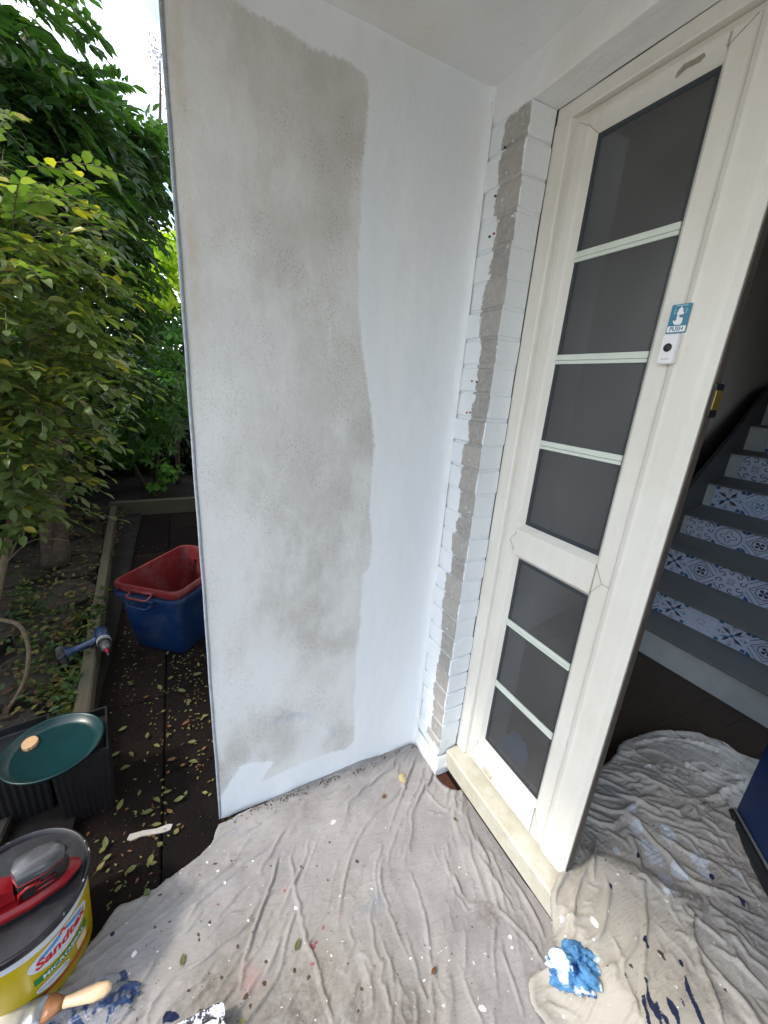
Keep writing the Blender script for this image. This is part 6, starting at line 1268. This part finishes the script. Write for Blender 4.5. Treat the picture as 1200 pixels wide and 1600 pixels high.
plant('broadleaf_tree', 'tall dark green tree with long feathery leaves beside the path', 'tree', None, (-2.17,-1.64,.06),
      [([(-2.194,-1.644,0.070),(-2.300,-1.621,0.436),(-2.300,-1.521,1.094),(-2.300,-1.428,1.863),(-2.300,-1.363,2.525),(-2.200,-1.322,3.016)],(.085,.045)),([(-2.300,-1.428,1.863),(-2.350,-1.205,2.426),(-2.400,-1.016,2.718),(-2.500,-0.890,2.858)],(.035,.010)),([(-2.300,-1.444,1.754),(-2.000,-1.388,2.270),(-1.800,-1.328,2.663)],(.035,.012)),([(-2.144,-1.674,0.070),(-2.200,-1.633,0.468),(-2.200,-1.610,0.899),(-2.100,-1.595,1.438)],(.04,.02))], sprays, [((-1.600,-1.356,2.680),(.35,.26,.34),110),((-1.900,-1.347,2.473),(.35,.30,.20),95),((-2.200,-1.161,2.703),(.35,.26,.18),80),((-2.600,-0.944,2.746),(.35,.17,.13),48),((-2.400,-1.144,2.456),(.35,.25,.2),60),((-2.200,-1.332,2.193),(.5,.42,.28),110),((-1.700,-1.418,2.217),(.4,.34,.44),130),((-2.600,-1.338,1.963),(.5,.36,.34),120),((-2.900,-1.439,1.564),(.5,.55,.4),100),((-3.300,-1.045,1.301),(.3,.25,.35),45),((-3.100,-1.802,0.960),(.4,.5,.3),50)], SP_TREE, M['leaf_tree'], .36, 5, 300)
plant('evergreen_bush', 'tall bush of fanned green leaves behind the crosswise board', 'bush', None, (-4.3,-1.1,.06),
      [([(-4.3,-1.1,.06),(-4.25,-1.0,.8),(-4.2,-.9,1.7)],(.03,.012)),([(-4.3,-1.2,.06),(-4.4,-1.4,.8),(-4.35,-1.3,1.6)],(.025,.01))], whorls, [((-4.100,-0.864,1.811),(.4,.42,.40),190),((-4.100,-0.950,1.152),(.4,.46,.42),200),((-4.300,-1.312,0.702),(.4,.55,.35),130),((-4.200,-1.075,2.100),(.3,.25,.3),90)], dict(n=(5,7), L=(.07,.11)), M['leaf_choisya'], .38, 33, 120, twig=False)
plant('sunlit_bush', 'bush with sunlight put into its lime-yellow leaf colour above the green one at the wall edge', 'bush', None, (-4.5,-.85,.06),
      [([(-4.5,-.85,.06),(-4.5,-.8,1.2),(-4.4,-.8,2.2)],(.03,.012))], whorls, [((-3.800,-0.787,2.474),(.3,.24,.26),170),((-3.800,-0.909,2.182),(.3,.28,.2),140)], dict(n=(5,7), L=(.06,.10)), M['leaf_sunlit'], .42, 35, 60, twig=False)
plant('box_bush', 'small bright green clump just behind the crosswise edging board', 'bush', None, (-3.95,-.92,.06), None, whorls, [((-3.950,-0.940,0.337),(.16,.17,.16),75),((-3.900,-1.060,0.177),(.1,.1,.08),25)], dict(n=(5,8), L=(.025,.04)), M['leaf_box'], .5, 37, 0, twig=False)
# bare slim stem with dry seedheads next to the wall edge
t = empty('slim_bare_tree', [(-6.000,-1.107,0.280),(-6.000,-0.899,2.923),(-6.000,-0.840,3.677),(-6.000,-0.707,4.531),(-6.000,-0.660,5.085)][0]); tag(t, 'slim dark bare trunk with dry pinkish seedheads against the sky at wall edge', 'tree')
s = MB(); s.tube([tuple(p) for p in catmull([(-6.000,-1.107,0.280),(-6.000,-0.899,2.923),(-6.000,-0.840,3.677),(-6.000,-0.707,4.531),(-6.000,-0.660,5.085)], 5)], [.05-.0021*i for i in range(len(catmull([(-6.000,-1.107,0.280),(-6.000,-0.899,2.923),(-6.000,-0.840,3.677),(-6.000,-0.707,4.531),(-6.000,-0.660,5.085)], 5)))], 7); obj('trunk', s, M['bark'], t, sm=True)
r_ = random.Random(4); P = []; top = [(-6.000,-1.107,0.280),(-6.000,-0.899,2.923),(-6.000,-0.840,3.677),(-6.000,-0.707,4.531),(-6.000,-0.660,5.085)][-1]
for k in range(120): a = r_.random()*6.28; h = r_.gauss(-.05,.16); w_2 = .03+.11*r_.random(); P.append((top[0]+w_2*cos(a), top[1]-.04+w_2*.6*sin(a), top[2]+h))
P = np.array(P); n = len(P); leaves_obj('seedheads', P, rng.normal(size=(n,3)), rng.normal(size=(n,3)), np.full(n,.028), np.full(n,.02), rng.random(n), M['seed'], t)
# hedges closing the garden off
def mass(name, label, cat, base, boxes, L, mt, seed, stems):
    t = empty(name, base); tag(t, label, cat); g = np.random.default_rng(seed); Ps = []
    for (x0,x1,y0,y1,z0,z1,n) in boxes:
        P = g.random((n,3))*np.array([x1-x0,y1-y0,z1-z0])+np.array([x0,y0,z0])
        P[:,2] -= (fbm(P[:,0]*1.3+P[:,1]*1.1, P[:,1]*1.1, 3, seed)*.9+.1)*np.clip((P[:,2]-z0)/(z1-z0), 0, 1)*(z1-z0)*.5; Ps.append(P)
    P = np.concatenate(Ps); n = len(P); D = g.normal(size=(n,3)); D[:,2] -= .5; N = g.normal(size=(n,3)); N[:,2] += 1.2
    leaves_obj('foliage', P, D, N, g.uniform(L*.7,L*1.2,n), g.uniform(L*.35,L*.6,n), g.random(n), mt, t)
    s = MB(); r = random.Random(seed)
    for x, y, h in stems: s.tube([(x,y,.02),(x+r.uniform(-.1,.1),y+r.uniform(-.1,.1),h*.5),(x+r.uniform(-.2,.2),y,h)], [.035,.028,.012], 6)
    obj('stems', s, M['bark'], t)
mass('far_hedge', 'dark dense hedge closing the end of the garden path', 'hedge', (-6.2,-1.5,0), [(-6.6,-5.4,-4.6,.3,.1,2.35,15000),(-5.6,-4.9,-3.6,-.1,.1,1.5,6500)], .10, M['leaf_dark'], 3, [(-5.9,y,2) for y in (-4,-3.2,-2.4,-1.6,-.8,0)])
mass('side_hedge', 'shadowy evergreen hedge along the left side of the planting bed', 'hedge', (-2.6,-2.8,0), [(-5.2,-1.5,-3.2,-2.25,.05,2.1,15000),(-1.6,-.2,-3.0,-2.2,.05,1.7,4500),(-4.9,-2.6,-2.5,-1.75,.15,2.0,7500)], .085, M['leaf_dark'], 6, [(x,-2.7,1.8) for x in (-5,-4.2,-3.4,-2.6,-1.8,-1)])
# board fence behind the hedges with open sky above
fe = empty('garden_fence', (-6.9,-2,0)); tag(fe, 'dark board fence behind the far hedge', 'fence')
for k in range(34):
    s = MB(); y = -5.2+k*.165; s.box(-6.92,-6.90,y+.003,y+.160,.05,1.75+.01*sin(k*2.1), bev=.003); obj('board', s, M['bark'], fe)
# low plants round the drill
g = np.random.default_rng(5); n = 900; cen = np.array([(-1.198,-1.293,0.100),(-1.388,-1.365,0.100),(-1.348,-1.256,0.100),(-1.460,-1.563,0.100),(-1.199,-1.530,0.100),(-1.006,-1.438,0.100),(-0.697,-1.319,0.100),(-0.694,-1.265,0.100),(-0.835,-1.357,0.100),(-1.640,-1.661,0.100),(-1.827,-1.737,0.100),(-1.405,-1.217,0.100),(-1.077,-1.354,0.100),(-0.618,-1.220,0.100)]); ci = g.integers(0, len(cen), n); P = cen[ci] + g.normal(size=(n,3))*np.array([.10,.055,.022]); P[:,2] = np.maximum(P[:,2], .07)
P[:,1] = np.minimum(P[:,1], -1.275)
D = g.normal(size=(n,3)); D[:,2] = np.abs(D[:,2])*.4; N = g.normal(size=(n,3))*.5; N[:,2] += 1.2
iv = leaves_obj('ground_cover', P, D, N, g.uniform(.022,.042,n), g.uniform(.014,.024,n), g.random(n), M['leaf_ivy'], None); tag(iv, 'low green ground plants spreading round the cordless drill', 'ground cover')
# brown leaf litter on the bed
n = 1100; X = g.uniform(-3.6,-.35,n); Y = -1.30-np.abs(g.normal(size=n))*.32; Z = .085+g.random(n)*.012; keep = g.random(n) < .95; P = np.stack([X,Y,Z],1)
D = g.normal(size=(n,3)); D[:,2] *= .15; N = g.normal(size=(n,3))*.3; N[:,2] += 1
lt = leaves_obj('leaf_litter', P, D, N, g.uniform(.025,.05,n), g.uniform(.014,.028,n), g.random(n), M['leaf_litter'], None); tag(lt, 'brown and yellow leaf litter over the bed flagstones', 'leaf litter')
# small crumbs of leaf on the slabs
n = 480; cc_ = np.array([(-.62,-.80),(-.85,-.86),(-.42,-.84),(-.95,-1.10),(-1.5,-1.12),(-.1,-.95),(-.55,-.955),(.05,-1.06)]); ck = g.integers(0, 8, n)
X = cc_[ck,0]+g.normal(size=n)*.16; Y = cc_[ck,1]+g.normal(size=n)*.035; uu = g.random(n) < .3; X[uu] = g.uniform(-2.6,.05,uu.sum()); Y[uu] = g.uniform(-1.17,-.62,uu.sum()); Y = np.clip(Y, -1.165, -.62); X = np.where((Y > -.785) & (X > -.14), -.2, X); P = np.stack([X,Y,np.full(n,.004)+g.random(n)*.004],1); D = g.normal(size=(n,3)); D[:,2] *= .1; N = g.normal(size=(n,3))*.25; N[:,2] += 1
lt = leaves_obj('leaf_crumbs', P, D, N, g.uniform(.006,.017,n), g.uniform(.004,.010,n), g.random(n), M['leaf_fallen'], None); tag(lt, 'tiny leaf scraps scattered on the dark slabs', 'leaf scraps')
REFS = [((-1.2,-.9),'near the blue and red boxes'),((-1.0,-1.17),'below the cordless drill'),((-.25,-1.08),'beside the black planters'),((-.04,-.98),'near the long white plaster flake'),((.10,-1.05),'near the edge of the pale dust sheet'),((-.5,-.82),'near the foot of the rendered wall'),((-.5,-1.08),'near the timber edging board'),((.0,-.84),'near the bottom corner of the wall end'),((-.75,-.95),'midway along the dark slabs'),((.1,-1.13),'beside the yellow tub')]
SZW = ['short pointed','long narrow','small rounded','large oval']
def FLAB(x, y, k):
    n = min(REFS, key=lambda q: hypot(q[0][0]-x, q[0][1]-y)); return '%s fallen leaf on the dark slabs, %s' % (SZW[LI[k]], n[1])
n = 260; Y = g.uniform(-.76,.0,n); X = .018+np.abs(g.normal(size=n))*.012; P = np.stack([X,Y,np.full(n,.010)+g.random(n)*.006],1); D = g.normal(size=(n,3)); D[:,2] *= .4; N = g.normal(size=(n,3)); N[:,2] += 1
lt = leaves_obj('debris', P, D, N, g.uniform(.004,.011,n), g.uniform(.003,.007,n), g.random(n), M['leaf_litter'], None); tag(lt, 'dark bits of debris along the foot of the rendered wall', 'debris')
r_ = random.Random(8); LI = [r_.randrange(4) for _ in range(80)]
for k, (x, y) in enumerate([(-0.256,-0.842),(-0.254,-0.879),(-0.297,-0.916),(-0.994,-0.936),(-0.949,-0.906),(-0.567,-0.949),(-0.470,-0.924),(-0.463,-0.863),(-0.421,-0.930),(-0.387,-0.968),(-0.350,-0.843),(-0.830,-0.796),(-0.903,-0.774),(-0.758,-0.805),(-0.669,-0.875),(-0.728,-0.965),(-0.452,-1.004),(-0.383,-1.055),(-0.174,-1.070),(-0.194,-1.015),(-0.161,-0.928),(-0.145,-0.961),(-0.120,-0.935),(-0.131,-0.871),(-0.115,-0.892),(-0.052,-0.958),(-0.110,-0.988),(-0.085,-0.921),(-0.034,-1.104),(-0.008,-1.088),(0.014,-1.101),(-0.055,-1.098),(0.059,-1.021),(0.067,-0.963),(0.098,-1.049),(0.016,-0.947),(0.054,-0.972),(-1.257,-1.059),(-1.138,-1.079),(-1.141,-1.007),(-0.469,-0.788),(-0.301,-0.803),(-0.899,-0.970),(-0.780,-0.923),(-0.582,-0.850),(-0.324,-1.069),(-0.400,-1.108),(-0.524,-1.095),(-0.685,-1.021),(-0.944,-1.084),(-0.799,-1.086),(-1.420,-0.805),(-1.437,-0.737),(-0.105,-0.810),(-0.005,-0.902),(-1.722,-1.174)]):
    fallen('fallen_leaf', (x, y, .007+r_.random()*.004), LI[k], r_.random()*6.28, r_.uniform(.75,1.15), FLAB(x, y, k), 'fallen leaves on the dark slabs', tilt=.2)
sx_, sy_ = (0,0)
s = MB(); s.tube([tuple(p) for p in catmull([(-0.850,-1.573,0.447),(-0.820,-1.490,0.438),(-0.800,-1.430,0.407),(-0.780,-1.411,0.319),(-0.760,-1.427,0.213),(-0.750,-1.467,0.122),(-0.740,-1.523,0.044),(-0.720,-1.577,-0.021)], 6)], [.011]*4+[.008]*(len(catmull([(-0.850,-1.573,0.447),(-0.820,-1.490,0.438),(-0.800,-1.430,0.407),(-0.780,-1.411,0.319),(-0.760,-1.427,0.213),(-0.750,-1.467,0.122),(-0.740,-1.523,0.044),(-0.720,-1.577,-0.021)], 6))-4), 7); o = obj('bent_branch', s, M['twig'], None, sm=True); tag(o, 'bare bent brown branch arching down at the left above the green saucer', 'branch')
